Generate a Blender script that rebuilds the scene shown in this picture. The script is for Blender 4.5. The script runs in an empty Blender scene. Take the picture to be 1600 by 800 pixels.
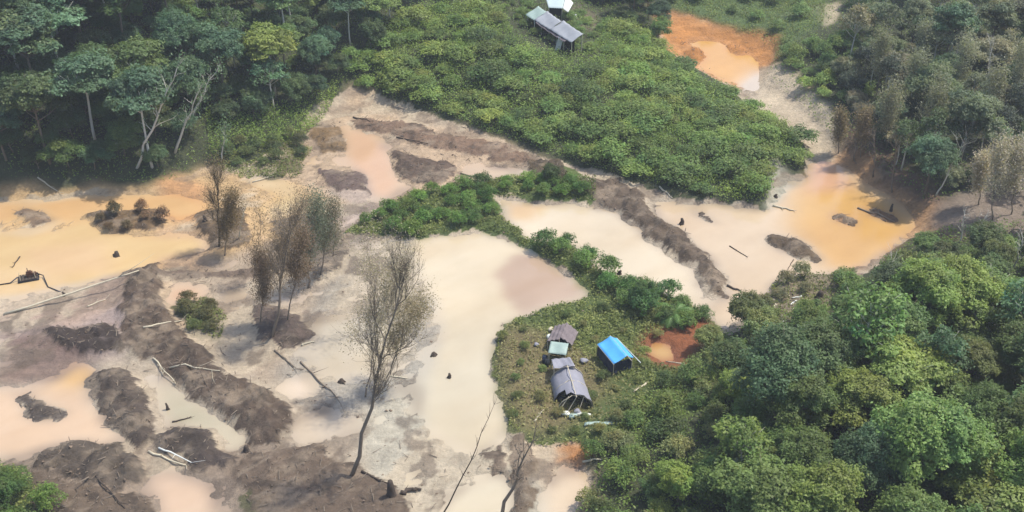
import bpy, math, random
import numpy as np
from mathutils import Vector, Matrix

R = math.radians
random.seed(7); np.random.seed(7)
S = bpy.context.scene
COL = S.collection

# ------------------------------------------------------------------ camera
CAM_H, PITCH, TH = 80.0, R(33.0), math.tan(R(25.0))
cam = bpy.data.objects.new('camera', bpy.data.cameras.new('camera'))
COL.objects.link(cam)
cam.location = (0, 0, CAM_H)
cam.rotation_euler = (math.pi/2 - PITCH, 0, 0)
cam.data.sensor_width = 36; cam.data.lens = 18/TH
cam.data.clip_start = 1; cam.data.clip_end = 6000
S.camera = cam

# ------------------------------------------------------------------ light
SUN_EL, SUN_AZ = 63.0, 72.0          # azimuth from +Y (away from the camera) towards +X
w = bpy.data.worlds.new('World'); S.world = w; w.use_nodes = True
nt = w.node_tree; nt.nodes.clear()
sky = nt.nodes.new('ShaderNodeTexSky'); sky.sky_type = 'NISHITA'; sky.sun_disc = False
sky.sun_elevation = R(SUN_EL); sky.sun_rotation = R(SUN_AZ)
sky.air_density = 1.0; sky.dust_density = 2.0
bg = nt.nodes.new('ShaderNodeBackground'); bg.inputs[1].default_value = 0.15
wo = nt.nodes.new('ShaderNodeOutputWorld')
nt.links.new(sky.outputs[0], bg.inputs[0]); nt.links.new(bg.outputs[0], wo.inputs[0])
sl = bpy.data.lights.new('sun', 'SUN'); sl.energy = 3.2; sl.angle = R(1.2); sl.color = (1, .945, .84)
sun = bpy.data.objects.new('sun', sl); COL.objects.link(sun)
sd = Vector((math.sin(R(SUN_AZ))*math.cos(R(SUN_EL)), math.cos(R(SUN_AZ))*math.cos(R(SUN_EL)), math.sin(R(SUN_EL))))
sun.rotation_euler = sd.to_track_quat('Z', 'Y').to_euler()
S.view_settings.view_transform = 'Standard'; S.view_settings.look = 'None'
S.view_settings.gamma = 1.0; S.view_settings.exposure = 0.62
S.view_settings.use_curve_mapping = False
S.render.filter_size = 1.9
S.cycles.volume_step_rate = 4.0
S.cycles.max_bounces = 6; S.cycles.transparent_max_bounces = 6

# ------------------------------------------------------------------ pixel <-> ground
CP, SP = math.cos(PITCH), math.sin(PITCH)
def ray(px, py):
    u = (px-800)/800*TH; v = (400-py)/800*TH
    return np.array([u, CP+v*SP, -SP+v*CP])
def pz(px, py, z=0.0):
    d = ray(px, py); t = (z-CAM_H)/d[2]
    return np.array([d[0]*t, d[1]*t, z])
def topx(x, y, z):
    r = np.array([x, y, z-CAM_H]); dep = r[1]*CP - r[2]*SP
    return 800+r[0]/dep/TH*800, 400-(r[1]*SP+r[2]*CP)/dep/TH*800

# ------------------------------------------------------------------ helpers
def srgb(r, g, b, k=1.0):
    def f(c):
        c /= 255.
        return (c/12.92 if c <= .04045 else ((c+.055)/1.055)**2.4)*k
    return (f(r), f(g), f(b))

def _hash(ix, iy, seed):
    h = (ix.astype(np.int64)*374761393 + iy.astype(np.int64)*668265263 + seed*1274126177) & 0xffffffff
    h = ((h ^ (h >> 13))*1274126177) & 0xffffffff
    return ((h ^ (h >> 16)) & 0xffff)/65535.0
def vnoise(x, y, sc, seed=0):
    x = np.asarray(x, float)/sc; y = np.asarray(y, float)/sc
    ix = np.floor(x); iy = np.floor(y); fx = x-ix; fy = y-iy
    fx = fx*fx*(3-2*fx); fy = fy*fy*(3-2*fy)
    a = _hash(ix, iy, seed); b = _hash(ix+1, iy, seed); c = _hash(ix, iy+1, seed); d = _hash(ix+1, iy+1, seed)
    return (a*(1-fx)+b*fx)*(1-fy)+(c*(1-fx)+d*fx)*fy
def fbm(x, y, sc, seed=0, o=4):
    r = 0; a = 1; t = 0
    for i in range(o):
        r = r+a*vnoise(x, y, sc/(2**i), seed+i*17); t += a; a *= .55
    return r/t*2-1

def link(o, parent=None):
    COL.objects.link(o)
    if parent is not None: o.parent = parent
    return o
class MB:
    def __init__(s): s.v = []; s.f = []; s.n = 0; s.t = []
    def add(s, v, f):
        v = np.asarray(v, float).reshape(-1, 3)
        s.v.append(v); s.f += [tuple(i+s.n for i in q) for q in f]; s.n += len(v)
    def box(s, c, size, M=None):
        x, y, z = [a/2 for a in size]
        v = np.array([[i, j, k] for i in (-x, x) for j in (-y, y) for k in (-z, z)])
        if M is not None: v = v @ np.array(M.to_3x3()).T
        s.add(v+np.array(c), [(0,1,3,2),(4,6,7,5),(0,4,5,1),(2,3,7,6),(0,2,6,4),(1,5,7,3)])
    def tube(s, pts, rad, n=6, cap=True):
        pts = np.asarray(pts, float); m = len(pts)
        rad = np.broadcast_to(rad, (m,))
        V = []; prev = None
        for i in range(m):
            t = pts[min(i+1, m-1)]-pts[max(i-1, 0)]; t = t/(np.linalg.norm(t)+1e-9)
            a = np.array([0, 0, 1.]) if abs(t[2]) < .8 else np.array([1., 0, 0])
            if prev is not None and np.linalg.norm(np.cross(prev, t)) > .1: a = prev
            u = np.cross(a, t); u /= np.linalg.norm(u)+1e-9; q = np.cross(t, u); prev = q*0+a
            for k in range(n):
                an = 2*math.pi*k/n
                V.append(pts[i]+rad[i]*(u*math.cos(an)+q*math.sin(an)))
        F = [(i*n+k, i*n+(k+1) % n, (i+1)*n+(k+1) % n, (i+1)*n+k) for i in range(m-1) for k in range(n)]
        if cap: F += [tuple(range(n))[::-1], tuple(range((m-1)*n, m*n))]
        s.add(V, F)
    def bar(s, a, b, r, n=6): s.tube([a, b], [r, r], n)
    def sheet(s, P, nu, nv, fn=None, th=0.03):
        # bilinear patch P[4] (a,b,c,d) with thickness
        a, b, c, d = [np.array(p, float) for p in P]
        top = []
        for j in range(nv+1):
            for i in range(nu+1):
                u = i/nu; v = j/nv
                p = (a*(1-u)+b*u)*(1-v)+(d*(1-u)+c*u)*v
                if fn is not None: p = p+fn(u, v)
                top.append(p)
        top = np.array(top); N = len(top)
        V = np.vstack([top, top-np.array([0, 0, th])])
        F = []; W = nu+1
        for j in range(nv):
            for i in range(nu):
                q = (j*W+i, j*W+i+1, (j+1)*W+i+1, (j+1)*W+i)
                F.append(q); F.append(tuple(k+N for k in q[::-1]))
        ed = [i for i in range(nu+1)]+[j*W+nu for j in range(1, nv+1)]+[nv*W+i for i in range(nu-1, -1, -1)]+[j*W for j in range(nv-1, 0, -1)]
        for k in range(len(ed)):
            p, q = ed[k], ed[(k+1) % len(ed)]
            F.append((p, p+N, q+N, q))
        s.add(V, F)
    def build(s, name, mat, parent=None, smooth=False):
        me = bpy.data.meshes.new(name)
        v = np.vstack(s.v)
        me.from_pydata(v.tolist(), [], s.f); me.update()
        if smooth: me.polygons.foreach_set('use_smooth', [True]*len(me.polygons))
        me.materials.append(mat)
        return link(bpy.data.objects.new(name, me), parent)
def quadmesh(name, V, mat, col=None, smooth=False):
    """V: (N,4,3) quads, col: (N,3) per quad colour"""
    N = len(V); me = bpy.data.meshes.new(name)
    me.vertices.add(N*4); me.vertices.foreach_set('co', V.reshape(-1))
    me.loops.add(N*4); me.loops.foreach_set('vertex_index', np.arange(N*4, dtype=np.int32))
    me.polygons.add(N); me.polygons.foreach_set('loop_start', np.arange(0, N*4, 4, dtype=np.int32))
    me.polygons.foreach_set('loop_total', np.full(N, 4, dtype=np.int32))
    if col is not None:
        at = me.color_attributes.new('Col', 'FLOAT_COLOR', 'POINT')
        c = np.ones((N*4, 4)); c[:, :3] = np.repeat(col, 4, axis=0)
        at.data.foreach_set('color', c.reshape(-1).astype(np.float32))
    me.materials.append(mat); me.update(calc_edges=True)
    return me
def tag(o, label=None, cat=None, group=None, kind=None):
    if label: o['label'] = label
    if cat: o['category'] = cat
    if group: o['group'] = group
    if kind: o['kind'] = kind
    return o
def empty(name, loc, rz=0):
    o = bpy.data.objects.new(name, None); o.empty_display_size = .5
    o.location = tuple(loc); o.rotation_euler = (0, 0, rz)
    return link(o)

# ------------------------------------------------------------------ materials
def mat_basic(name, col, rough=.8, noise=.18, scale=1.5, bump=.0, spec=.3, metal=0):
    m = bpy.data.materials.new(name); m.use_nodes = True; t = m.node_tree; b = t.nodes['Principled BSDF']
    b.inputs['Roughness'].default_value = rough; b.inputs['Specular IOR Level'].default_value = spec
    b.inputs['Metallic'].default_value = metal
    tc = t.nodes.new('ShaderNodeTexCoord'); n = t.nodes.new('ShaderNodeTexNoise')
    n.inputs['Scale'].default_value = scale; n.inputs['Detail'].default_value = 6; n.inputs['Roughness'].default_value = .65
    t.links.new(tc.outputs['Object'], n.inputs['Vector'])
    mx = t.nodes.new('ShaderNodeMix'); mx.data_type = 'RGBA'
    mx.inputs[6].default_value = tuple(c*(1-noise*2) for c in col)+(1,)
    mx.inputs[7].default_value = tuple(min(1, c*(1+noise*2)) for c in col)+(1,)
    t.links.new(n.outputs[0], mx.inputs[0]); t.links.new(mx.outputs[2], b.inputs['Base Color'])
    if bump:
        bp = t.nodes.new('ShaderNodeBump'); bp.inputs['Strength'].default_value = bump; bp.inputs['Distance'].default_value = .1
        t.links.new(n.outputs[0], bp.inputs['Height']); t.links.new(bp.outputs[0], b.inputs['Normal'])
    return m
def mat_attr(name, kind):
    m = bpy.data.materials.new(name); m.use_nodes = True; t = m.node_tree; b = t.nodes['Principled BSDF']
    L = t.links
    at = t.nodes.new('ShaderNodeVertexColor'); at.layer_name = 'Col'
    geo = t.nodes.new('ShaderNodeNewGeometry')
    def noise(sc, det=5, ro=.6, vec=None):
        n = t.nodes.new('ShaderNodeTexNoise'); n.inputs['Scale'].default_value = sc
        n.inputs['Detail'].default_value = det; n.inputs['Roughness'].default_value = ro
        L.new(vec or geo.outputs['Position'], n.inputs['Vector']); return n
    def rng(src, a, b_):
        r = t.nodes.new('ShaderNodeMapRange'); r.inputs[1].default_value = .25; r.inputs[2].default_value = .75
        r.inputs[3].default_value = a; r.inputs[4].default_value = b_; L.new(src, r.inputs[0]); return r.outputs[0]
    def mul(a, b_):
        v = t.nodes.new('ShaderNodeVectorMath'); v.operation = 'MULTIPLY'; L.new(a, v.inputs[0]); L.new(b_, v.inputs[1]); return v.outputs[0]
    if kind == 'ground':
        c = mul(at.outputs[0], rng(noise(.35).outputs[0], .78, 1.2))
        c = mul(c, rng(noise(2.2, 8, .75).outputs[0], .72, 1.25))
        mp = t.nodes.new('ShaderNodeMapping'); mp.inputs['Scale'].default_value = (.25, 2.2, 1); mp.inputs['Rotation'].default_value = (0, 0, R(35))
        L.new(geo.outputs['Position'], mp.inputs['Vector'])
        c = mul(c, rng(noise(.6, 6, .7, mp.outputs[0]).outputs[0], .84, 1.14))
        L.new(c, b.inputs['Base Color']); b.inputs['Specular IOR Level'].default_value = .4
        sx = t.nodes.new('ShaderNodeSeparateXYZ'); L.new(geo.outputs['Position'], sx.inputs[0])
        r = t.nodes.new('ShaderNodeMapRange'); r.inputs[1].default_value = 0; r.inputs[2].default_value = .28; r.inputs[3].default_value = .3; r.inputs[4].default_value = .9
        L.new(sx.outputs[2], r.inputs[0]); L.new(r.outputs[0], b.inputs['Roughness'])
        bp = t.nodes.new('ShaderNodeBump'); bp.inputs['Strength'].default_value = .9; bp.inputs['Distance'].default_value = .4
        L.new(noise(1.6, 9, .75).outputs[0], bp.inputs['Height']); L.new(bp.outputs[0], b.inputs['Normal'])
    elif kind == 'water':
        c = mul(at.outputs[0], rng(noise(.12, 4).outputs[0], .93, 1.07))
        L.new(c, b.inputs['Base Color']); b.inputs['Roughness'].default_value = .1; b.inputs['Specular IOR Level'].default_value = .5
        bp = t.nodes.new('ShaderNodeBump'); bp.inputs['Strength'].default_value = .12; bp.inputs['Distance'].default_value = .05
        L.new(noise(1.4, 4).outputs[0], bp.inputs['Height']); L.new(bp.outputs[0], b.inputs['Normal'])
    else:  # leaf: object colour x per-leaf tint
        oi = t.nodes.new('ShaderNodeObjectInfo')
        c = mul(at.outputs[0], oi.outputs['Color']) if kind == 'leaf' else at.outputs[0]
        L.new(c, b.inputs['Base Color']); b.inputs['Roughness'].default_value = .55; b.inputs['Specular IOR Level'].default_value = .35
        tr = t.nodes.new('ShaderNodeBsdfTranslucent')
        v = t.nodes.new('ShaderNodeVectorMath'); v.operation = 'MULTIPLY'; L.new(c, v.inputs[0]); v.inputs[1].default_value = (1.25, 1.3, .6)
        L.new(v.outputs[0], tr.inputs[0])
        mx = t.nodes.new('ShaderNodeMixShader'); mx.inputs[0].default_value = .36
        L.new(b.outputs[0], mx.inputs[1]); L.new(tr.outputs[0], mx.inputs[2])
        L.new(mx.outputs[0], t.nodes['Material Output'].inputs[0])
    return m
M_GROUND = mat_attr('earth', 'ground'); M_WATER = mat_attr('silty water', 'water')
M_LEAF = mat_attr('foliage', 'leaf'); M_UNDER = mat_attr('undergrowth', 'under')
M_BARK = mat_basic('bark', srgb(120, 108, 92, .8), .9, .2, 1.2)
M_PALE = mat_basic('pale bark', srgb(215, 210, 196, .85), .8, .12, 1.2)
M_DEAD = mat_basic('grey dead wood', srgb(134, 121, 106, .8), .9, .2, 1.5)
M_DARKW = mat_basic('wet dark wood', srgb(78, 68, 60, .8), .9, .25, 2)
M_TAN = mat_basic('weathered pale timber', srgb(205, 195, 170, .8), .85, .15, 2)
M_BLUE = mat_basic('blue tarpaulin', srgb(84, 172, 242, .85), .5, .11, 1.3, .2, .5)
M_NAVY = mat_basic('navy with painted shade', srgb(28, 42, 66, .8), .6, .2, 1.5)  # navy holds the shade on the blue shelter's sides; also colours a drum
M_GREYT = mat_basic('grey tarpaulin', srgb(150, 150, 160, .8), .6, .1, .9, .3)
M_PURT = mat_basic('grey brown thatch', srgb(128, 118, 120, .8), .9, .2, 2.5, .4)
M_TEALT = mat_basic('pale green sheeting', srgb(160, 180, 172, .8), .5, .12, 1.2, .2)
M_WHITE = mat_basic('white sheeting', srgb(232, 235, 228, .8), .5, .06, 1, .1)
M_ROOFG = mat_basic('grey roofing', srgb(160, 164, 170, .8), .65, .12, .5, .3)
M_ROOFW = mat_basic('pale roofing', srgb(190, 205, 205, .8), .5, .1, .5, .2)
M_BLACK = mat_basic('black with painted interior shade', srgb(40, 46, 50, .7), .9, .2, 2)  # near-black stands in for shade in and under huts; also colours a drum
M_RUST = mat_basic('rusty machinery', srgb(92, 60, 44, .8), .7, .25, 4)
M_METAL = mat_basic('dull dark metal', srgb(60, 62, 70, .8), .5, .2, 4, 0, .4, .5)

# ------------------------------------------------------------------ terrain
def axis(segs):
    r = [segs[0][0]]
    for a, b, st in segs:
        n = max(1, int(round((b-a)/st))); r += list(a+(b-a)*np.arange(1, n+1)/n)
    return np.array(r)
XS = axis([(-2500,-900,400),(-900,-300,100),(-300,-130,8),(-130,-80,.6),(-80,80,.27),(80,130,.6),(130,300,8),(300,900,100),(900,2500,400)])
YS = axis([(-900,-100,200),(-100,55,8),(55,72,.5),(72,150,.25),(150,250,.4),(250,320,2),(320,600,20),(600,3000,300)])
GX, GY = np.meshgrid(XS, YS)      # rows = y
def inpoly(X, Y, P):
    P = np.asarray(P); ins = np.zeros(X.shape, bool); j = len(P)-1
    for i in range(len(P)):
        xi, yi = P[i]; xj, yj = P[j]
        if yi != yj:
            c = ((yi > Y) != (yj > Y)) & (X < (xj-xi)*(Y-yi)/(yj-yi)+xi)
            ins ^= c
        j = i
    return ins
WX = fbm(GX, GY, 6, 3)*1.2+fbm(GX, GY, 1.8, 5, 5)*1.1
WY = fbm(GX, GY, 6, 9)*1.6+fbm(GX, GY, 1.8, 11, 5)*1.2
def gpoly(P): return np.array([pz(x, y)[:2] for x, y in P])
def blur(M, s):
    def box(A, r, ax):
        A = np.swapaxes(A, 0, ax); n = A.shape[0]
        C = np.cumsum(np.vstack([np.repeat(A[:1], r+1, 0), A, np.repeat(A[-1:], r, 0)]), 0)
        B = (C[2*r+1:]-C[:-2*r-1])/(2*r+1)
        return np.swapaxes(B, 0, ax)
    r = max(1, int(round(s/.3)))
    for _ in range(2): M = box(box(M, r, 1), r, 0)
    return M
def mask(P, warp=1., s=0.):
    G = gpoly(P); x0, y0 = G.min(0)-6; x1, y1 = G.max(0)+6
    i0, i1 = np.searchsorted(XS, [x0, x1]); j0, j1 = np.searchsorted(YS, [y0, y1])
    M = np.zeros(GX.shape)
    sl_ = (slice(j0, j1), slice(i0, i1))
    M[sl_] = inpoly(GX[sl_]+warp*WX[sl_], GY[sl_]+warp*WY[sl_], G)
    return blur(M, s) if s > 0 else M
K = .66
SILT = srgb(203, 186, 162, K)
C = np.zeros(GX.shape+(3,)); C[:] = srgb(78, 84, 56, K)
H = np.full(GX.shape, .9)
def paint(M, col, a=1.):
    M = (M*a)[..., None]
    C[:] = C*(1-M)+np.array(col)*M
AREA = [(-250,318),(0,312),(130,302),(262,296),(330,262),(400,256),(455,225),(490,180),(560,155),(640,170),(700,195),(760,215),(850,250),(930,268),(1000,292),(1060,310),(1130,320),(1200,325),(1200,288),(1215,272),(1256,275),(1256,232),(1225,203),(1165,175),(1120,135),(1060,100),(1030,72),(1015,33),(1080,36),(1150,58),(1210,80),(1215,100),(1190,125),(1235,160),(1275,195),(1310,240),(1370,280),(1440,335),(1455,375),(1400,390),(1360,430),(1310,480),(1230,520),(1180,510),(1140,530),(1090,600),(1000,640),(900,690),(925,740),(880,830),(860,1000),(-250,1000)]
m_area = mask(AREA, .8); H += -.76*blur(m_area, 1.2)
paint(m_area, SILT)
for P, c, a in [
    ([(0,305),(260,296),(330,262),(480,300),(520,330),(380,420),(240,430),(0,380)], (205,172,130), .8),
    ([(455,225),(560,155),(850,250),(760,290),(620,330),(520,360),(400,330)], (206,178,146), .9),
    ([(7,470),(220,425),(210,500),(200,560),(7,560)], (178,158,150), .9),
    ([(0,520),(130,520),(140,600),(90,600),(0,590)], (138,112,100), .85),
    ([(330,380),(560,360),(600,480),(560,560),(420,600),(330,560)], (186,166,142), .9),
    ([(0,660),(240,700),(420,700),(560,740),(640,800),(640,900),(0,900)], (156,137,118), .85),
    ([(580,560),(770,560),(800,680),(860,820),(760,900),(620,900),(570,740)], (204,196,176), .9),
    ([(560,370),(700,400),(720,560),(560,640),(430,600)], (182,174,160), .8),
    ([(500,300),(560,265),(600,330),(545,370)], (196,176,160), .9),
    ([(0,300),(130,300),(262,292),(330,270),(470,290),(520,330),(440,375),(340,400),(240,425),(0,380)], (220,184,134), .95),
    ([(240,360),(330,350),(340,420),(240,425)], (204,170,136), .8),
    ([(0,470),(215,425),(225,470),(120,505),(0,510)], (200,172,150), .8),
    ([(225,440),(330,440),(350,560),(300,540)], (212,184,150), .8),
    ([(860,690),(930,740),(900,800),(870,800),(830,700)], (216,190,160), .8),
    ([(1150,55),(1215,90),(1190,120),(1100,95),(1030,60),(1020,36)], (200,140,80), .8),
    ([(1255,270),(1300,235),(1450,345),(1400,390),(1310,430)], (212,160,112), .9),
    ([(1300,225),(1340,215),(1480,330),(1600,340),(1600,400),(1450,385),(1390,320)], (140,112,92), .9),
    ([(255,290),(320,280),(330,350),(240,345)], (214,160,110), .8),
]: paint(mask(P, 1.5, .8), srgb(*c, K), a)
# green ground
for P, c, a, h in [
    ([(540,368),(590,332),(640,305),(720,288),(790,276),(850,285),(880,262),(925,280),(930,318),(850,313),(765,310),(785,335),(832,375),(890,383),(935,415),(990,440),(1060,465),(1112,508),(1190,600),(1000,720),(900,700),(840,702),(790,665),(768,590),(775,530),(800,490),(860,478),(920,470),(918,450),(880,420),(830,395),(800,372),(740,360),(690,367),(640,376),(590,372)], (96,112,58), 1., .5),
    ([(275,480),(330,470),(355,500),(345,535),(300,520)], (92,92,52), .9, .35),
    ([(-50,720),(40,735),(85,790),(120,900),(-60,900)], (86,104,50), 1., .4),
    ([(370,800),(395,765),(430,800),(420,850)], (96,98,60), .8, .2),
    ([(395,262),(440,225),(480,235),(470,270),(420,285)], (110,106,70), .8, .25),
]:
    m = mask(P, 1.); paint(m, srgb(*c, K), a); H += h*blur(m, .9)
paint(mask([(790,500),(850,520),(930,570),(960,620),(880,690),(830,690),(785,640),(775,560)], 1.5, 1.2), srgb(146,130,94,K), .85)
paint(mask([(1030,515),(1090,495),(1115,520),(1080,560),(1060,580),(1000,565),(1005,535)], .8, .5), srgb(160,96,62,K), .95)
paint(mask([(865,710),(890,700),(925,710),(915,735),(870,728)], .8, .4), srgb(206,140,80,K), .9)
paint(mask([(900,45),(940,60),(930,85),(880,80)], .8, .8), srgb(140,122,104,K), .8)
paint(mask([(1262,42),(1306,38),(1300,68),(1285,80),(1268,60)], .7, .3), srgb(206,190,160,K), .95)
paint(mask([(1212,52),(1245,46),(1250,52),(1215,58)], .5, .2), srgb(190,196,160,K), .9)
paint(mask([(1098,150),(1120,158),(1160,195),(1168,205),(1135,190)], .5, .4), srgb(190,190,170,K), .9)
paint(mask([(1195,255),(1215,262),(1250,300),(1250,330),(1198,325)], .8, .6), srgb(190,186,166,K), .9)
paint(mask([(1530,250),(1600,240),(1620,330),(1600,400),(1500,390),(1440,350),(1500,320)], 1.2, 1.2), srgb(160,146,132,K), .8)
paint(mask([(1160,110),(1205,110),(1250,155),(1290,190),(1320,240),(1262,250),(1235,212),(1160,165)], 1., .8), srgb(206,190,166,K), .9)
paint(mask([(1050,0),(1290,-20),(1280,70),(1215,110),(1205,78),(1100,42),(1040,30)], .8, 1), srgb(104,128,76,K), .8)
# streaky patches of darker mud and paler silt all over the workings
ca, sa = math.cos(R(-38)), math.sin(R(-38))
U_ = GX*ca-GY*sa; V_ = GX*sa+GY*ca
n1 = fbm(U_*.4, V_, 4, 61, 5); n2 = fbm(U_*.45, V_, 5.5, 71, 5); n3 = fbm(GX, GY*.8, 3, 81, 5)
nogreen = (C[..., 0] > C[..., 1]*1.03)*(1-mask([(760,480),(860,470),(1000,470),(1150,500),(1130,600),(1000,700),(930,735),(860,700),(790,680),(765,590)], 0, .5))
lowl = 1-.75*mask([(-200,290),(520,290),(520,350),(340,410),(-200,430)], 0, 2)
paint(np.clip((n1-.10)*7, 0, 1)*m_area*nogreen*lowl, srgb(140,122,104,K), .55)
paint(np.clip((n2-.15)*8, 0, 1)*m_area*nogreen, srgb(212,194,166,K), .7)
paint(np.clip((n3-.2)*9, 0, 1)*m_area*nogreen*lowl, srgb(112,96,82,K), .6)
# dark spoil and mud, all real mounds
MOUNDS = [
    ([(604,240),(640,246),(704,258),(708,276),(660,292),(622,282)], (116,96,82), .5),
    ([(498,266),(560,270),(578,308),(520,300)], (124,104,96), .4),
    ([(545,188),(640,195),(700,213),(765,227),(850,256),(760,252),(690,237),(620,215),(560,203)], (150,122,100), .5),
    ([(470,205),(525,195),(545,235),(500,245)], (150,122,84), .4),
    ([(880,286),(960,282),(1000,308),(1010,335),(1060,362),(1100,398),(1130,438),(1137,462),(1108,455),(1070,412),(1020,377),(980,347),(930,320)], (122,104,86), .9),
    ([(1068,322),(1125,345),(1120,353),(1080,337)], (110,92,78), .5),
    ([(1143,350),(1172,360),(1160,367)], (110,92,78), .4),
    ([(1193,366),(1240,375),(1292,412),(1280,416),(1230,398),(1198,384)], (120,100,76), .6),
    ([(1291,318),(1347,352),(1340,358),(1300,337)], (124,98,70), .5),
    ([(1333,317),(1380,328),(1405,350),(1370,342)], (130,100,72), .5),
    ([(1068,80),(1100,80),(1110,96),(1080,98)], (130,88,60), .8),
    ([(1135,70),(1165,76),(1160,84),(1138,78)], (160,108,66), .5),
    ([(1055,62),(1075,66),(1070,74),(1056,70)], (160,108,66), .4),
    ([(1300,222),(1345,212),(1362,250),(1395,288),(1360,284),(1318,252)], (124,102,80), .8),
    ([(200,425),(240,418),(252,470),(292,520),(352,580),(412,618),(452,652),(448,684),(400,702),(360,662),(310,622),(270,592),(228,562),(195,545),(195,490)], (110,92,78), 1.3),
    ([(78,512),(182,514),(210,552),(98,550)], (78,66,60), 1.),
    ([(148,582),(205,588),(228,632),(248,692),(215,702),(170,672),(143,652)], (100,86,76), 1.),
    ([(18,608),(60,618),(108,645),(100,658),(58,650)], (98,86,78), .7),
    ([(70,698),(130,686),(180,698),(228,745),(200,762),(120,752),(58,742)], (106,94,82), 1.1),
    ([(60,752),(200,765),(260,830),(60,860)], (126,108,90), .45),
    ([(286,668),(330,678),(375,730),(325,738),(240,712),(232,700)], (92,80,74), .9),
    ([(395,712),(440,712),(500,698),(562,732),(610,758),(680,860),(420,860),(370,740)], (130,111,94), .5),
    ([(388,488),(450,488),(502,532),(450,548),(398,522)], (108,92,84), .6),
    ([(128,345),(190,330),(255,332),(262,362),(180,370)], (122,98,70), .7),
    ([(315,330),(385,330),(395,385),(330,390)], (112,94,74), .5),
    ([(20,330),(60,322),(85,345),(40,352)], (150,126,104), .4),
    ([(430,340),(520,330),(545,400),(500,440),(440,430)], (142,128,112), .4),
    ([(240,425),(420,420),(420,436),(240,438)], (140,120,104), .3),
    ([(760,715),(790,700),(800,730),(770,745)], (130,112,96), .5),
    ([(790,800),(815,690),(832,690),(840,720),(815,830)], (150,130,108), .6),
    ([(820,255),(870,252),(880,285),(830,290)], (104,88,62), .7),
    ([(1220,430),(1290,440),(1330,410),(1340,450),(1290,500),(1230,520),(1180,500)], (158,146,118), .4),
]
for P, c, h in MOUNDS:
    m = mask(P, 1.1); paint(m*(.72+.28*np.clip(1+1.6*fbm(GX, GY, 1.1, 33), 0, 1)), srgb(*c, K*.8), .95)
    paint(m*np.clip((fbm(U_*.5, V_, 2.2, 35, 5)-.12)*6, 0, 1), srgb(172, 154, 132, K), .55); paint(m*np.clip((fbm(GX, GY, 1.6, 36, 5)-.2)*6, 0, 1), srgb(66, 56, 48, K), .6)
    H += h*.85*blur(m, .8)*(1+.9*fbm(GX, GY, 1.3, 31, 5))+.12*m+.5*m*(.5-np.abs(fbm(U_*.6, V_, 1.8, 32, 4))*2)*min(1, h)
for P, c, a in [([(1013,32),(1080,36),(1150,56),(1215,80),(1216,105),(1190,125),(1150,142),(1100,118),(1045,88)], (212,146,78), .85),
                ([(1165,115),(1212,108),(1255,150),(1290,185),(1318,240),(1262,252),(1238,214),(1190,188)], (214,196,168), .85),
                ([(1290,240),(1330,250),(1450,335),(1455,372),(1420,385),(1390,330)], (206,160,112), .8)]:
    paint(mask(P, 1.2, .6), srgb(*c, K), a)
# ponds and channels
PONDS = [
    ([(-200,362),(60,366),(130,350),(180,372),(250,372),(330,372),(325,392),(255,396),(215,418),(130,442),(60,460),(-200,470)], (222,190,140)),
    ([(640,380),(690,370),(745,363),(798,374),(850,402),(916,452),(914,468),(860,476),(798,488),(774,530),(768,590),(788,650),(796,690),(770,720),(700,700),(655,640),(690,560),(690,500),(660,440),(640,410)], (222,204,172)),
    ([(772,312),(850,320),(930,324),(978,348),(1018,378),(1066,412),(1096,452),(1112,500),(1060,464),(990,438),(934,412),(890,382),(832,373),(788,335)], (222,204,174)),
    ([(1010,305),(1060,316),(1130,326),(1205,330),(1215,290),(1262,285),(1262,235),(1290,235),(1370,290),(1430,335),(1440,358),(1380,390),(1330,425),(1290,470),(1230,500),(1190,480),(1140,522),(1108,492),(1142,462),(1130,430),(1100,395),(1050,352),(1015,330)], (216,192,160)),
    ([(1030,42),(1080,45),(1150,66),(1205,84),(1196,104),(1160,135),(1120,125),(1080,98),(1050,72)], (224,172,100)),
    ([(1182,118),(1205,115),(1250,150),(1285,180),(1312,245),(1256,250),(1238,214),(1190,192),(1150,150)], (218,200,178)),
    ([(-200,600),(60,604),(92,590),(118,600),(150,660),(196,702),(225,738),(180,700),(130,688),(70,696),(40,716),(-200,690)], (222,192,160)),
    ([(225,745),(240,735),(300,750),(340,775),(330,840),(270,840),(230,780)], (216,186,156)),
    ([(1008,546),(1035,530),(1062,544),(1060,562),(1020,562)], (214,176,112)),
    ([(505,195),(545,200),(590,215),(604,245),(622,288),(596,318),(568,300),(545,250),(515,230)], (220,182,148)),
    ([(245,444),(305,450),(325,474),(262,478)], (214,172,136)),
    ([(250,478),(272,480),(300,515),(345,560),(330,566),(285,530)], (210,180,146)),
    ([(435,592),(470,590),(498,635),(460,638),(430,615)], (224,204,180)),
    ([(240,596),(300,580),(345,600),(398,640),(425,690),(392,725),(345,680),(300,655),(262,650)], (190,180,152)),
    ([(95,562),(150,560),(158,588),(120,604),(92,592)], (224,182,122)),
    ([(212,548),(262,562),(300,590),(250,596),(215,580)], (182,172,160)),
    ([(430,520),(560,500),(640,520),(640,560),(560,600),(500,580),(450,560)], (204,190,168)),
    ([(455,650),(540,640),(545,690),(500,696),(460,700)], (210,192,168)),
    ([(700,790),(760,740),(800,735),(780,860),(700,860)], (212,198,170)),
    ([(880,740),(915,738),(890,850),(840,850),(850,770)], (222,200,170)),
    ([(700,262),(820,270),(860,290),(820,282),(730,284)], (214,190,160)),
    ([(385,270),(470,290),(480,312),(400,300)], (216,190,150)),
    ([(-150,322),(120,312),(255,305),(330,318),(325,335),(262,338),(200,325),(125,335),(90,350),(-150,345)], (220,178,126)),
    ([(395,318),(480,312),(520,335),(500,352),(420,345)], (222,196,150)),
    ([(868,712),(895,706),(915,716),(900,728)], (216,154,88)),
]
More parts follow.
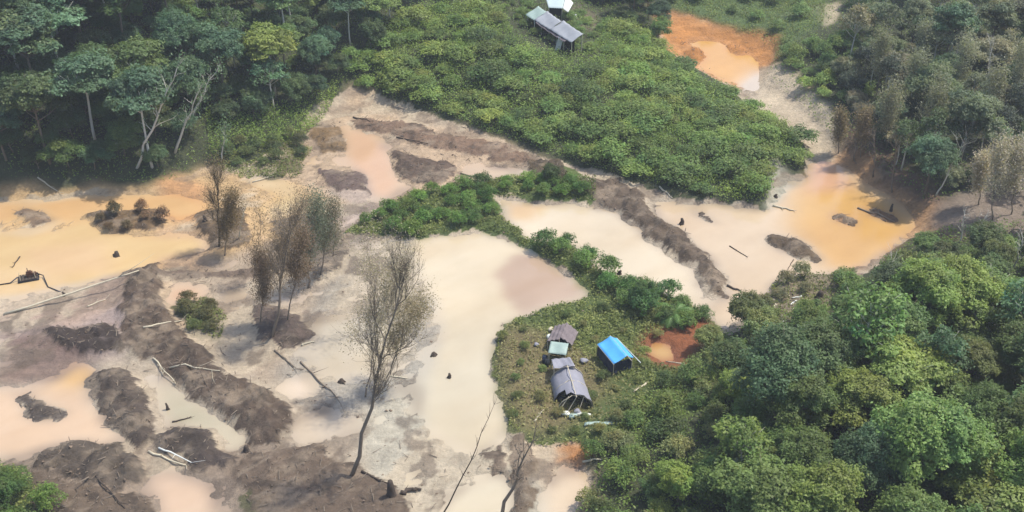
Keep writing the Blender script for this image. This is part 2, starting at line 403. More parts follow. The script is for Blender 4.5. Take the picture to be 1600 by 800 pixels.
Wc = np.stack([blur(C[..., k], 1.2) for k in range(3)], -1)*np.array([1.10, 1.07, 1.0])*1.04
wet = np.zeros(GX.shape)
for P, c in PONDS:
    m = mask(P, 1.15); wet = np.maximum(wet, m)
    mb = blur(mask(P, .3), 2.0)[..., None]; mb = np.clip(mb*2.2, 0, 1)
    Wc[:] = Wc*(1-mb)+np.array(srgb(*c, K))*mb
for P, c, s in [([(1235,290),(1290,262),(1440,345),(1430,380),(1320,440),(1262,395),(1225,350)], (218,172,104), 2.),
                ([(1255,235),(1300,240),(1330,290),(1262,300)], (218,172,136), 1.5),
                ([(775,430),(800,400),(850,400),(925,455),(915,475),(800,490)], (196,170,146), .6),  # dark brown reflection painted into the cream pond's water colour
                ([(770,310),(860,315),(830,345),(800,340)], (216,182,136), .8),
                ([(560,500),(820,490),(840,800),(560,800)], (214,200,172), 3.),
                ([(30,385),(160,375),(180,420),(60,440)], (218,184,142), 1.5)]:
    mb = mask(P, 1., s)[..., None]; Wc[:] = Wc*(1-mb)+np.array(srgb(*c, K))*mb
st_ = fbm(U_*.3, V_, 5, 95, 5)[..., None]; Wc[:] = Wc*(1+st_*np.array([.10, .15, .22])+.06*fbm(GX, GY, 14, 97)[..., None])
islands = np.zeros(GX.shape)
for P, c, h in MOUNDS: islands = np.maximum(islands, mask(P, 1.1))
wet = (blur(wet, 1.3)+.6*fbm(GX, GY, 1.6, 91, 5)*blur(1-wet, 1.5)**.5+.45*fbm(U_*.45, V_, 4, 93, 5)*blur(1-wet, 3) > .47)*1.0
wet = np.clip(wet*m_area-islands, 0, 1)
forest = 1-blur(m_area, 4)
H = H + (.30*fbm(U_*.45, V_, 3.2, 41)+.10*fbm(GX, GY, 7, 42))*m_area+.15*fbm(GX, GY, 1.1, 43) + .5*fbm(GX, GY, 9, 47)*blur(1-wet, 1.5)*forest
wb = blur(wet, .7)
edge = blur(wet, .9)
wb = blur(wet, 1.1)
H = H*(1-wb)+(-.34)*wb
H = H + np.clip(4*wb*(1-wb), 0, 1)*(.34*fbm(GX, GY, 1.3, 99, 5)+.22*fbm(U_*.4, V_, 2.6, 101, 4))
aw = np.clip((blur(wet, 1.6)-.45)*2.4, 0, 1)[..., None]
Cb = np.stack([blur(C[..., k], .7) for k in range(3)], -1)*1.06
Wc[:] = Cb*(1-aw)*.75+Wc*(1-(1-aw)*.75)
# damp rim round the water
rim = np.clip(edge*(1-wb)*4, 0, 1)*m_area*.22
C[:] = C*(1-.35*rim[..., None])
# rises under the woods
hillm = np.clip((blur(1-m_area, 12)-.55)*2.2, 0, 1)
def bump(px, py, r, h):
    global H
    g = pz(px, py); d2 = (GX-g[0])**2+((GY-g[1])*1)**2
    H = H+h*np.exp(-d2/(2*r*r))*hillm
for a in [(150,100,45,5),(-100,60,50,4),(480,20,45,5),(1500,120,40,5),(1500,650,22,3),(1250,750,14,1.5)]: bump(*a)
H = np.maximum(H, -.6)
C[:] *= (1+.12*fbm(GX, GY, 6, 51)+.10*fbm(GX, GY, .8, 53))[..., None]

def gridmesh(name, X, Y, Z, Cc, mat):
    ny, nx = X.shape; me = bpy.data.meshes.new(name)
    V = np.stack([X, Y, Z], -1).reshape(-1, 3)
    idx = np.arange(nx*ny).reshape(ny, nx)
    F = np.stack([idx[:-1, :-1], idx[:-1, 1:], idx[1:, 1:], idx[1:, :-1]], -1).reshape(-1, 4)
    me.vertices.add(len(V)); me.vertices.foreach_set('co', V.reshape(-1))
    me.loops.add(F.size); me.loops.foreach_set('vertex_index', F.reshape(-1).astype(np.int32))
    me.polygons.add(len(F)); me.polygons.foreach_set('loop_start', np.arange(0, F.size, 4, dtype=np.int32))
    me.polygons.foreach_set('loop_total', np.full(len(F), 4, dtype=np.int32))
    me.polygons.foreach_set('use_smooth', np.ones(len(F), bool))
    at = me.color_attributes.new('Col', 'FLOAT_COLOR', 'POINT')
    c4 = np.ones((len(V), 4), np.float32); c4[:, :3] = Cc.reshape(-1, 3)
    at.data.foreach_set('color', c4.reshape(-1))
    me.materials.append(mat); me.update(calc_edges=True)
    return link(bpy.data.objects.new(name, me))
tag(gridmesh('ground', GX, GY, H, C, M_GROUND), kind='structure')
si = np.where((XS > -125) & (XS < 125))[0][::2]; sj = np.where((YS > 56) & (YS < 252))[0][::2]
ii = np.ix_(sj, si)
tag(gridmesh('water', GX[ii], GY[ii], np.zeros_like(GX[ii]), Wc[ii], M_WATER), kind='structure')

def hz(x, y):
    i = int(np.clip(np.searchsorted(XS, x)-1, 0, len(XS)-2)); j = int(np.clip(np.searchsorted(YS, y)-1, 0, len(YS)-2))
    fx = (x-XS[i])/(XS[i+1]-XS[i]); fy = (y-YS[j])/(YS[j+1]-YS[j])
    return (H[j, i]*(1-fx)+H[j, i+1]*fx)*(1-fy)+(H[j+1, i]*(1-fx)+H[j+1, i+1]*fx)*fy
def at(px, py):
    z = 0.
    for _ in range(12):
        g = pz(px, py, z); z = .5*z+.5*max(0, hz(g[0], g[1]))
    g = pz(px, py, z); return np.array([g[0], g[1], max(0, hz(g[0], g[1]))])

# ------------------------------------------------------------------ foliage builders
def leaves(cent, nrm, size, asp=.6, rs=None):
    rs = rs or np.random
    N = len(cent)
    n = nrm/(np.linalg.norm(nrm, axis=1, keepdims=True)+1e-9)
    a = rs.normal(size=(N, 3)); u = np.cross(n, a); u /= np.linalg.norm(u, axis=1, keepdims=True)+1e-9
    v = np.cross(n, u)
    s = (size*(0.6+.8*rs.rand(N)))[:, None]
    return np.stack([cent-u*s, cent-v*s*asp+u*s*.1, cent+u*s, cent+v*s*asp+u*s*.1], 1)
def clump(rs, c, r, flat, n, size):
    d = rs.normal(size=(n, 3)); d[:, 2] = np.abs(d[:, 2])*.9-.25
    d /= np.linalg.norm(d, axis=1, keepdims=True)
    lump = 1+.35*np.sin(d[:, 0]*5+c[0]*3)*np.cos(d[:, 1]*5+c[1]*2)+.15*np.sin(d[:, 2]*11+c[0]*5)*np.sin(d[:, 0]*9)
    rad = r*(.55+.5*rs.rand(n)**.6+.25*rs.rand(n)**8)*lump
    p = c+d*rad[:, None]*np.array([1, 1, flat])
    nr = d*.55+np.array([0, 0, .75])+rs.normal(size=(n, 3))*.42
    return leaves(p, nr, size, .55, rs)
def tree_proto(seed, height, Rc, crown_h, nclump, flat, nleaf, lsize, layered=False, barkm=None, trunk_r=.16, sparse=1.):
    rs = np.random.RandomState(seed); tb = MB(); Q = []; T = []
    base = height-crown_h
    lean = rs.normal(size=2)*.5
    top = np.array([lean[0], lean[1], height-.35*crown_h])
    k = 6; ts = np.linspace(0, 1, k)
    tp = np.array([[lean[0]*t+.15*math.sin(t*5+seed), lean[1]*t+.15*math.cos(t*4+seed), -.5+t*(top[2]+.5)] for t in ts])
    tb.tube(tp, trunk_r*(1-.7*ts)+.03, 7)
    for i in range(nclump):
        an = i*2.399+rs.rand()*.9; fr = math.sqrt((i+.5)/nclump)
        rr = Rc*fr*(.68+.22*rs.rand())
        if layered: zc = base+crown_h*(.35+.65*(1-fr*.8)*rs.rand()+.1)
        else: zc = base+crown_h*(.28+.60*math.sqrt(max(0, 1-fr*fr*.92)))+rs.normal()*.07*crown_h
        c = np.array([lean[0]+rr*math.cos(an), lean[1]+rr*math.sin(an), min(zc, height-.2)])
        r = Rc*(.17+.27*rs.rand())*(1.1 if not layered else 1.25); c = c+rs.normal(size=3)*Rc*.09
        q = clump(rs, c, r, flat*(.8+.4*rs.rand()), int(nleaf*(r/(Rc*.35))**2*sparse), lsize)
        Q.append(q); tt = .72+.5*rs.rand()
        hue = rs.normal()*.07
        per = tt*(.75+.5*rs.rand(len(q)))
        T.append(np.stack([per*(1+hue), per, per*(1-hue*.8)], 1))
        f = min(.95, max(.3, (c[2]-.35*crown_h)/top[2])); s0 = np.array([lean[0]*f, lean[1]*f, f*top[2]])
        mid = (s0+c)/2+np.array([0, 0, -.15*r])
        tb.tube([s0, mid, c], [trunk_r*.42, trunk_r*.28, trunk_r*.1], 5)
        for _ in range(2):
            e = c+rs.normal(size=3)*r*.55; tb.tube([mid, e], [trunk_r*.16, .015], 4)
    Q = np.concatenate(Q); T = np.concatenate(T)
    crown = quadmesh('crown', Q, M_LEAF, T)
    o = tb.build('trunk', barkm or M_BARK, None, True); tm = o.data; bpy.data.objects.remove(o)
    return crown, tm
PROTO = {}
PROTO['round'] = [tree_proto(11+i, 9, 3.6, 5.6, 32, .75, 900, .135) for i in range(4)]
PROTO['tall'] = [tree_proto(31+i, 14, 4.2, 7, 34, .65, 480, .21, trunk_r=.22) for i in range(3)]
PROTO['layer'] = [tree_proto(51+i, 12, 4.6, 5, 22, .42, 520, .22, True, trunk_r=.2, barkm=M_PALE) for i in range(3)]
PROTO['thin'] = [tree_proto(71+i, 11, 3.3, 6.5, 18, .65, 130, .2, trunk_r=.14, barkm=M_PALE) for i in range(2)]
PROTO['shrub'] = [tree_proto(91+i, 2.5, 2.1, 2.2, 17, .95, 120, .135, trunk_r=.05, sparse=1.1) for i in range(5)]
PROTO['bush'] = [tree_proto(101+i, 4.6, 2.6, 4.0, 17, .85, 520, .125, trunk_r=.09) for i in range(3)]

def palm_proto(seed, h, fl, nf, tr):
    rs = np.random.RandomState(seed); tb = MB()
    tb.tube([(0,0,-.3),(.1,0,h*.5),(.25,.1,h)], [tr, tr*.8, tr*.7], 8)
    Q = []
    for i in range(nf):
        an = i*2.399; el = R(60-75*(i/nf)); p = np.array([.25, .1, h]); d = np.array([math.cos(an)*math.cos(el), math.sin(an)*math.cos(el), math.sin(el)])
        seg = 12; side = np.array([-math.sin(an), math.cos(an), 0])
        for s in range(seg):
            p2 = p+d*fl/seg; wdt = fl*.17*math.sin(math.pi*(s+1.2)/(seg+1.5))+.05
            for sg in (-1, 1):
                tip = (p+p2)/2+side*sg*wdt+d*wdt*.7-np.array([0, 0, wdt*.4])
                Q.append([p, p2, tip+d*.06, tip-d*.02])
            p = p2; d = d+np.array([0, 0, -.16]); d /= np.linalg.norm(d)
    Q = np.array(Q); T = np.repeat((.8+.4*rs.rand(len(Q)))[:, None], 3, 1)
    c = quadmesh('crown', Q, M_LEAF, T)
    o = tb.build('trunk', M_BARK, None, True); tm = o.data; bpy.data.objects.remove(o)
    return c, tm
PROTO['palm'] = [palm_proto(5, 7.5, 3.4, 20, .16), palm_proto(6, 1.0, 3.2, 22, .14)]

def bare_mesh(seed, path, r0, depth, nb, spread, up=.35, twig=1., leafy=0):
    """path: trunk points; returns trunk and branch builders, twig tips"""
    rs = np.random.RandomState(seed); tk = MB(); br = MB(); tips = []
    path = np.array(path, float)
    n = 9; L = np.linspace(0, len(path)-1, n)
    P = np.array([[np.interp(l, range(len(path)), path[:, k]) for k in range(3)] for l in L])
    P[1:-1] += rs.normal(size=(n-2, 3))*.12*r0*6
    tk.tube(P, np.linspace(r0, r0*.18, n), 7)
    Lt = np.linalg.norm(P[-1]-P[0])
    def grow(p, d, l, r, dep):
        pts = [p]; dd = d.copy()
        for i in range(4):
            dd = dd+rs.normal(size=3)*.18+np.array([0, 0, up*.22]); dd /= np.linalg.norm(dd)
            pts.append(pts[-1]+dd*l/4)
        br.tube(pts, np.linspace(r, r*.35, 5), 4 if dep < 2 else 3, False)
        tips.append(pts[-1]); tips.append(pts[2])
        if dep >= depth: return
        for _ in range(nb):
            i = rs.randint(1, 5); nd = dd+rs.normal(size=3)*spread; nd /= np.linalg.norm(nd)
            grow(pts[i], nd, l*(.5+.25*rs.rand()), r*.5, dep+1)
    for i in range(3, n):
        for _ in range(2 if i < n-1 else 4):
            d = (P[min(i+1, n-1)]-P[i-1]); d /= np.linalg.norm(d)+1e-9
            d = d+rs.normal(size=3)*spread; d /= np.linalg.norm(d)
            grow(P[i], d, Lt*.28*twig*(.6+.6*rs.rand()), r0*.42*(1-.6*i/n), 1)
    return tk, br, np.array(tips)

KEEP0 = 0
KEEP = [(205,300,26),(275,272,24),(330,235,12),(1235,500,36),(1290,470,30),(1285,70,34),(845,110,44),(885,115,44),(925,112,40),(800,85,30),(850,85,40),(905,85,34),(815,60,34),(880,-10,42),(935,640,60),(985,640,40),(960,556,34),(890,600,45),(870,540,40),(890,55,26),(865,25,30),(1035,550,26),(840,30,26)]
def col(c, k=1.7): s = srgb(*c, K*k); return (s[0], s[1], s[2], 1)
def put(kind, i, loc, sc, rz, rgb, name, label, cat, group=None, sz=None):
    cm, tm = PROTO[kind][i % len(PROTO[kind])]
    r = bpy.data.objects.new(name, None); r.empty_display_size = .5; COL.objects.link(r)
    r.location = (loc[0], loc[1], loc[2]-.05); r.rotation_euler = (0, 0, rz); r.scale = (sc, sc, sc*(sz or 1))
    a = bpy.data.objects.new('trunk', tm); a.parent = r; COL.objects.link(a)
    b = bpy.data.objects.new('crown', cm); b.parent = r; COL.objects.link(b); b.color = rgb
    tag(r, label, cat, group); return r

LAND = [('blue-roofed shelter',960,550),('grey tarp hut',890,600),('long grey roof',868,35),('far orange pond',1120,75),
        ('ochre pond at the left edge',110,400),('pale bare patch at top right',1285,55),('leaning pale trunks',255,180),
        ('pale twisted dead trees',1485,270),('cream pond',760,420),('two pale forked snags',1515,350),('orange end of the big pond',1340,375),
        ('bottom right corner',1600,800),('top right corner',1600,0),('top left corner',0,0),('small yellow pond',1035,548),
        ('peach channel head',560,170),('orange puddle',890,715),('pale driftwood pile',1235,490),('palm-like clump of fronds',1050,480),
        ('bottom left corner',0,800),('shady hollow in the wood',380,130),('right edge of the wood',1600,500),('yellowish flat-topped tree',430,100),
        ('pale sandy gully',1140,175),('bright green domed tree',1475,440),('grassy tip between the ponds',680,330),('forest bottom edge',1330,790)]
FAR = []; PLACES = []   # (object, descriptor, px, py, size)
def cname(rgb):
    r, g, b = rgb
    v = 'dark' if g < 86 else ('mid' if g < 112 else 'light')
    h = 'grey-brown' if r > g*.97 else ('blue-green' if b > r*1.02 else ('yellow-green' if b < g*.52 else 'green'))
    return v+' '+h
DESC = {'round':'round tree','tall':'tall tree','layer':'flat-topped tree','thin':'sparse tree','shrub':'shrub','bush':'bush','palm':'palm'}
ORD = ['first','second','third','fourth','fifth','sixth','seventh','eighth','ninth','tenth','eleventh','twelfth','thirteenth','fourteenth','fifteenth','sixteenth','seventeenth','eighteenth','nineteenth','twentieth']
def scatter(region, spacing, kinds, shade, scr, seed, group, cat=None, squash=1.):
    rs = np.random.RandomState(seed); G = gpoly(region); x0, y0 = G.min(0); x1, y1 = G.max(0)
    pts = []; tries = int((x1-x0)*(y1-y0)/(spacing**2)*9)
    cell = {}
    for _ in range(tries):
        x = x0+(x1-x0)*rs.rand(); y = y0+(y1-y0)*rs.rand()
        if not inpoly(np.array([x]), np.array([y]), G)[0]: continue
        k = (int(x//spacing), int(y//spacing)); ok = True
        for a in (-1, 0, 1):
            for b in (-1, 0, 1):
                for q in cell.get((k[0]+a, k[1]+b), []):
                    if (q[0]-x)**2+(q[1]-y)**2 < (spacing*.86)**2: ok = False
        if not ok: continue
        px, py = topx(x, y, 0)
        if cat == 'weed':
            if any(math.hypot(px-a, py-b) < c for a, b, c in ((868,35,24),(845,22,24),(890,55,20),(960,556,30),(890,600,42),(870,545,36))): continue
        elif any(math.hypot(px-a, py-b) < c for a, b, c in KEEP): continue
        if hz(x, y) < .12: continue
        cell.setdefault(k, []).append((x, y)); pts.append((x, y))
    def seen(x, y, hh, rr):
        z = hz(x, y); a, b = topx(x, y, z); c, d = topx(x, y, z+hh); wd = rr/math.sqrt(x*x+y*y+6400)/TH*800
        return -20-wd < a < 1620+wd and d < 815 and b > -8
    out = [p for p in pts if not seen(p[0], p[1], 11 if spacing > 4 else 3, 4 if spacing > 4 else 2)]
    pts = [p for p in pts if seen(p[0], p[1], 11 if spacing > 4 else 3, 4 if spacing > 4 else 2)]
    if spacing > 4: FAR.extend([(x, y, shade[rs.randint(len(shade))], scr[0]+(scr[1]-scr[0])*rs.rand(), ) for x, y in out])
    print(group, len(pts), len(out))
    names = list(kinds); wts = np.array([kinds[n] for n in names], float); wts /= wts.sum()
    for (x, y) in pts:
        kind = names[rs.choice(len(names), p=wts)]; sc = scr[0]+(scr[1]-scr[0])*rs.rand()
        base = shade[rs.randint(len(shade))]
        j = 1+rs.normal()*.075; rgb = tuple(min(255, max(10, c*j+rs.normal()*1.5)) for c in base)
        z = hz(x, y)
        c_ = cat or ('shrub' if kind in ('shrub', 'bush') else ('palm' if kind == 'palm' else 'tree'))
        nm = 'weed_clump' if cat == 'weed' else {'shrub':'shrub','bush':'bush','palm':'palm_tree','tall':'tall_tree','layer':'flat_topped_tree','thin':'sparse_tree'}.get(kind, 'round_crowned_tree')
        sz = (.8+.4*rs.rand())*squash
        o = put(kind, rs.randint(10), (x, y, z), sc, rs.rand()*6.28, col(rgb), nm, None, c_, group, sz)
        hh = {'round':9,'tall':14,'layer':12,'thin':11,'shrub':2.7,'bush':4.6,'palm':8}[kind]*sc*sz
        PLACES.append([o, cname(rgb)+' '+('weed clump' if cat == 'weed' else DESC[kind]), topx(x, y, z+hh*.7), hh, group])

# leaf colours (base colours, display-like, scaled by K in col())
DK = (78,96,58); MD = (100,122,66); LT = (122,142,76); BG = (84,110,80); GY = (122,128,100); GB = (130,126,100); YG = (132,146,70)
# upper left wood
scatter([(-220,296),(0,294),(150,296),(262,286),(320,245),(330,200),(300,60),(300,-200),(-300,-200)], 6.8,
        {'tall':4,'layer':3,'round':2}, [BG,BG,MD,DK,(100,124,74)], (.9,1.25), 1, 'trees of the upper left wood')
scatter([(300,60),(345,215),(440,215),(480,180),(545,148),(640,70),(800,55),(800,-200),(300,-200)], 6.2,
        {'tall':3,'round':3,'thin':2,'layer':2}, [MD,DK,BG,LT,(104,126,82)], (.6,.95), 2, 'trees of the upper middle wood')
scatter([(0,290),(262,284),(330,240),(470,195),(545,150),(600,110),(500,60),(0,150),(-200,150),(-200,290)], 3.8,
        {'bush':3,'shrub':1}, [MD,DK,BG,(84,104,66)], (.7,1.1), 3, 'bushes under the upper left wood')
# shrubby bank in the middle
scatter([(552,150),(640,166),(700,188),(850,242),(1000,286),(1060,305),(1130,316),(1196,318),(1198,285),(1215,268),(1252,268),(1252,235),(1215,205),(1150,180),(1095,150),(1030,100),(980,68),(930,75),(880,85),(800,62),(700,75),(600,95)], 3.6,
        {'shrub':1}, [(106,128,64),(100,122,62),(116,134,68),(92,112,60),(126,140,72)], (.75,1.45), 4, 'shrubs on the green bank', None, .62)
scatter([(930,20),(1025,20),(1025,60),(1040,85),(1000,75),(950,50)], 3.6, {'bush':2,'round':1}, [DK,MD,BG], (.6,.9), 5, 'bushes behind the green bank')
scatter([(800,-200),(1040,-200),(1030,15),(930,15),(900,-4),(800,-30)], 6, {'tall':2,'round':3,'thin':1}, [DK,BG,MD], (.7,1.0), 6, 'trees behind the huts')
# upper right
scatter([(1225,105),(1320,90),(1340,200),(1310,200),(1265,165),(1225,130)], 3.4, {'shrub':1}, [(114,136,72),(128,146,78),(100,122,68)], (.6,1.0), 7, 'shrubs beside the far channel')
scatter([(1345,40),(1345,120),(1345,230),(1390,290),(1440,330),(1500,325),(1620,320),(1850,330),(1850,-200),(1040,-200),(1060,-12),(1290,-15)], 7.0,
        {'tall':2,'thin':4,'round':3,'layer':2}, [GY,GB,DK,BG,(104,114,84),(98,108,80)], (.62,.95), 8, 'trees of the upper right wood')
scatter([(1315,190),(1390,280),(1445,325),(1620,320),(1700,300),(1700,100),(1320,100)], 4.4, {'bush':2,'thin':1}, [GB,DK,GY,(80,90,72)], (.6,.9), 9, 'bushes of the upper right wood')
# lower right wood
scatter([(1420,560),(1480,545),(1640,545),(1950,560),(1950,1100),(1120,1100),(1120,830),(1140,770),(1180,720),(1220,680),(1290,640),(1370,590)], 5.3,
        {'round':6,'layer':1,'thin':1}, [MD,MD,(106,124,62),(90,110,58),(94,118,72),(110,122,62),(84,108,72)], (.75,1.15), 10, 'trees of the lower right wood')
scatter([(1120,525),(1200,515),(1260,510),(1330,455),(1400,430),(1460,405),(1640,425),(1700,560),(1280,600),(1150,640),(1080,640),(1060,590)], 3.1,
        {'bush':2,'shrub':3}, [MD,(104,124,62),(90,106,62),(116,126,72)], (.6,.95), 11, 'bushes along the right shore')
scatter([(1000,600),(1080,620),(1150,660),(1120,760),(1080,1000),(900,1000),(900,790),(930,745),(925,705),(960,670)], 3.2,
        {'bush':1,'shrub':4}, [(96,116,58),(110,124,62),(82,100,52),(120,124,76)], (.5,.95), 12, 'bushes below the camp')
scatter([(780,520),(860,495),(1000,470),(1060,520),(1000,560),(1010,600),(960,690),(850,700),(800,660),(775,590)], 3.0,
        {'shrub':1}, [(112,122,66),(96,110,58),(124,124,76)], (.22,.42), 20, 'weeds round the camp', 'weed')
scatter([(1060,0),(1290,-15),(1280,60),(1215,90),(1150,45),(1050,25)], 5.5, {'shrub':1}, [(100,126,70),(112,134,78)], (.5,.9), 21, 'shrubs in the far clearing')
scatter([(1200,600),(1300,570),(1420,560),(1620,560),(1700,1000),(1000,1000),(1060,800),(1120,700)], 4.2,
        {'bush':1}, [(112,128,60),(100,120,60),(92,110,58)], (.7,1.05), 22, 'bushes among the lower right trees')
scatter([(790,60),(830,95),(890,120),(960,125),(960,70),(920,80),(905,60),(870,80),(815,45),(800,30)], 2.7,
        {'shrub':1}, [(106,126,66),(98,118,62)], (.45,.8), 23, 'weeds below the long hut', 'weed', .6)
scatter([(1625,330),(1900,325),(2100,560),(1700,545),(1640,430)], 5.5, {'round':1}, [MD,DK,GY], (.7,1.0), 24, 'trees at the right edge')
# strip between the ponds
scatter([(565,358),(600,335),(650,308),(720,292),(790,282),(870,290),(930,300),(925,314),(850,310),(770,306),(780,335),(755,356),(690,362),(630,372)], 2.6,
        {'shrub':1}, [(88,118,48),(78,106,46),(98,124,54)], (.42,.7), 13, 'shrubs on the grassy tip')
scatter([(846,384),(890,386),(930,415),(990,440),(1062,468),(1105,505),(1070,512),(1000,500),(950,470),(925,440),(880,410)], 2.3,
        {'shrub':1}, [(80,112,52),(74,104,54),(94,118,56)], (.5,.85), 14, 'shrubs on the strip between ponds')
scatter([(-40,740),(30,748),(80,800),(110,900),(-80,900)], 2.6, {'shrub':2,'bush':1}, [(90,110,48),(80,98,46)], (.6,.9), 15, 'bushes at the lower left')
scatter([(345,245),(440,225),(480,215),(470,245),(420,262),(350,262)], 2.6, {'shrub':1}, [(104,108,66),(92,104,60)], (.4,.7), 16, 'scrub at the wood edge')
scatter([(1215,430),(1290,445),(1340,430),(1330,465),(1270,500),(1215,518),(1170,515)], 2.6, {'shrub':1}, [(124,124,88),(110,116,72)], (.4,.65), 17, 'scrub by the driftwood')
scatter([(280,478),(325,474),(350,500),(340,528),(300,518)], 2.2, {'shrub':1}, [(92,88,52),(84,92,50)], (.4,.6), 18, 'scrub on the mud')
scatter([(132,348),(250,335),(258,358),(180,366)], 2.4, {'shrub':1}, [(120,98,70),(104,92,62)], (.3,.55), 19, 'withered scrub left')

def hero(kind, i, px, py, sc, rgb, name, label, cat, rz=0., sz=1., group=None):
    return put(kind, i, at(px, py), sc, rz, col(rgb), name, label, cat, group, sz)
hero('round', 1, 1478, 525, 1.05, (124,140,68), 'forest_tree', 'bright yellow-green domed tree standing out from the dark right-hand wood', 'tree', .5, .95)
hero('round', 2, 1400, 525, .95, (84,98,70), 'forest_tree', 'dark round tree with a pale slim trunk left of the bright domed tree', 'tree', 2.)
hero('bush', 0, 858, 290, .55, (62,78,36), 'bush', 'small dark olive bush alone on the thin bank above the long cream pond', 'bush', 1.)
hero('palm', 1, 1050, 500, .85, (96,126,66), 'palm_tree', 'low palm-like clump of fronds at the tip of the green strip', 'palm', 0)
hero('bush', 1, 1015, 482, .7, (72,104,50), 'bush', 'dark bush just left of the low palm fronds above the blue shelter', 'bush', 2.)
hero('layer', 0, 430, 150, .95, (120,132,66), 'forest_tree', 'yellowish flat-topped tree right of the leaning pale trunks', 'tree', 1)
hero('bush', 2, 1180, 765, .95, (120,134,112), 'bush', 'greyish pale bush in front of the dark hollow at the bottom right', 'bush', 1, 1.1)
hero('thin', 0, 1590, 300, .7, (150,144,128), 'forest_tree', 'pale grey leafless-looking tree at the right edge of the picture', 'tree', 1)

# auto labels: kind, nearest landmark and side
def auto_labels():
    used = {}
    for rec in PLACES:
        o, d, (px, py), hh, grp = rec
        L = sorted(LAND, key=lambda l: math.hypot(l[1]-px, l[2]-py))
        n, lx, ly = L[0]; dx, dy = px-lx, py-ly; dist = math.hypot(dx, dy)
        side = ('right of' if dx > 0 else 'left of') if abs(dx) > abs(dy)*1.2 else ('below' if dy > 0 else 'above')
        near = 'close' if dist < 55 else ('well' if dist > 140 else 'just')
        used.setdefault((d, '%s %s the %s' % (near, side, n)), []).append(rec)
    for (d, b), L in used.items():
        if len(L) == 1: L[0][0]['label'] = d+' '+b; continue
        xs = sorted(L, key=lambda r: r[2][0])
        pl = d+('es ' if d.endswith('bush') else 's ')
        for k, r in enumerate(xs): r[0]['label'] = '%s from left of %s%s' % (ORD[min(k, 19)], pl, b)
auto_labels()
for o in COL.objects:
    if 'label' in o and len(o['label'].split()) > 16: o['label'] = ' '.join(o['label'].split()[:16])

# the wood that runs on outside the picture: one mass
rs = np.random.RandomState(77); Q = []; Cc = []
for (x, y, sh, sc) in FAR:
    z = hz(x, y); n = 420; R_ = 3.9*sc; hh = (8.5+3*rs.rand())*sc
    d = rs.normal(size=(n, 3)); d[:, 2] = np.abs(d[:, 2])-.2; d /= np.linalg.norm(d, axis=1, keepdims=True)
    lob = 1+.3*np.sin(d[:, 0]*6+x)*np.sin(d[:, 1]*6+y)
    P = np.array([x, y, z+hh-R_*.5])+d*(R_*(.6+.4*rs.rand(n))*lob)[:, None]*np.array([1, 1, .75])
    Q.append(leaves(P, d*.6+np.array([0, 0, .7])+rs.normal(size=(n, 3))*.4, .5, .6, rs))
    Cc.append(np.array(col(sh)[:3])*(.7+.6*rs.rand(n))[:, None])
o = link(bpy.data.objects.new('surrounding_wood', quadmesh('surrounding_wood', np.concatenate(Q), M_UNDER, np.concatenate(Cc))))
tag(o, 'dense wood running on round the mine as one leafy mass', 'wood', None, 'stuff')

# ------------------------------------------------------------------ undergrowth (stuff)
def under(regions, n, colrs, h, size, seed):
    rs = np.random.RandomState(seed); P = []; Cc = []
    areas = [gpoly(r) for r in regions]
    for G, r_n in zip(areas, n):
        x0, y0 = G.min(0); x1, y1 = G.max(0)
        X = x0+(x1-x0)*rs.rand(r_n); Y = y0+(y1-y0)*rs.rand(r_n)
        ok = inpoly(X, Y, G); X = X[ok]; Y = Y[ok]
        den = fbm(X, Y, 2.5, 5+seed)*.5+.5; ok = rs.rand(len(X)) < np.clip(den*1.9-.25, .05, 1); X = X[ok]; Y = Y[ok]
        Z = np.array([hz(a, b) for a, b in zip(X, Y)]); ok = Z > .1; X = X[ok]; Y = Y[ok]; Z = Z[ok]
        t = np.clip(fbm(X, Y, 4, 9+seed)*.9+.5, 0, 1)[:, None]
        c = np.array(colrs[0])*(1-t)+np.array(colrs[1])*t
        c = c*(.7+.6*rs.rand(len(X)))[:, None]
        hh = h*(.3+.7*rs.rand(len(X)))*(0.5+np.clip(fbm(X, Y, 1.6, 77)*.8+.5, 0, 1.4))
        P.append(np.stack([X, Y, Z+hh*rs.rand(len(X))], 1)); Cc.append(c)
    P = np.concatenate(P); Cc = np.concatenate(Cc)
    nr = rs.normal(size=P.shape)*.6+np.array([0, 0, .8])
    return leaves(P, nr, size, .45, rs), Cc
q, c = under([[(-200,300),(262,292),(330,256),(460,222),(545,155),(640,168),(850,248),(1000,288),(1130,318),(1200,322),(1200,270),(1256,270),(1256,232),(1165,172),(1100,130),(1030,75),(1000,20),(800,-60),(-200,-60)],
              [(1050,-40),(1800,-40),(1800,330),(1445,330),(1310,235),(1235,160),(1195,125),(1215,90),(1150,55),(1050,30)],
              [(1130,525),(1330,470),(1400,400),(1460,375),(1800,380),(1800,1000),(900,1000),(900,800),(930,740),(960,690),(1000,640),(1090,590)]],
             [230000, 90000, 110000], [srgb(96,120,60,K*1.6), srgb(126,146,74,K*1.6)], 1.5, .16, 1)
o = link(bpy.data.objects.new('undergrowth', quadmesh('undergrowth', q, M_UNDER, c)))
UG = 1
tag(o, 'low leafy undergrowth covering the ground between the trees and shrubs', 'undergrowth', None, 'stuff')
q, c = under([[(552,150),(640,166),(700,188),(850,244),(1000,288),(1060,307),(1130,318),(1198,320),(1200,285),(1215,268),(1254,270),(1254,235),(1215,203),(1150,178),(1095,145),(1030,95),(985,55),(940,70),(930,110),(880,130),(810,110),(780,60),(700,60),(600,95)],
              [(330,262),(330,200),(450,190),(545,148),(470,225)]], [200000, 30000], [srgb(98,120,58,K*1.9), srgb(132,150,76,K*1.9)], 2.2, .15, 5)
o = link(bpy.data.objects.new('low_scrub', quadmesh('low_scrub', q, M_UNDER, c)))
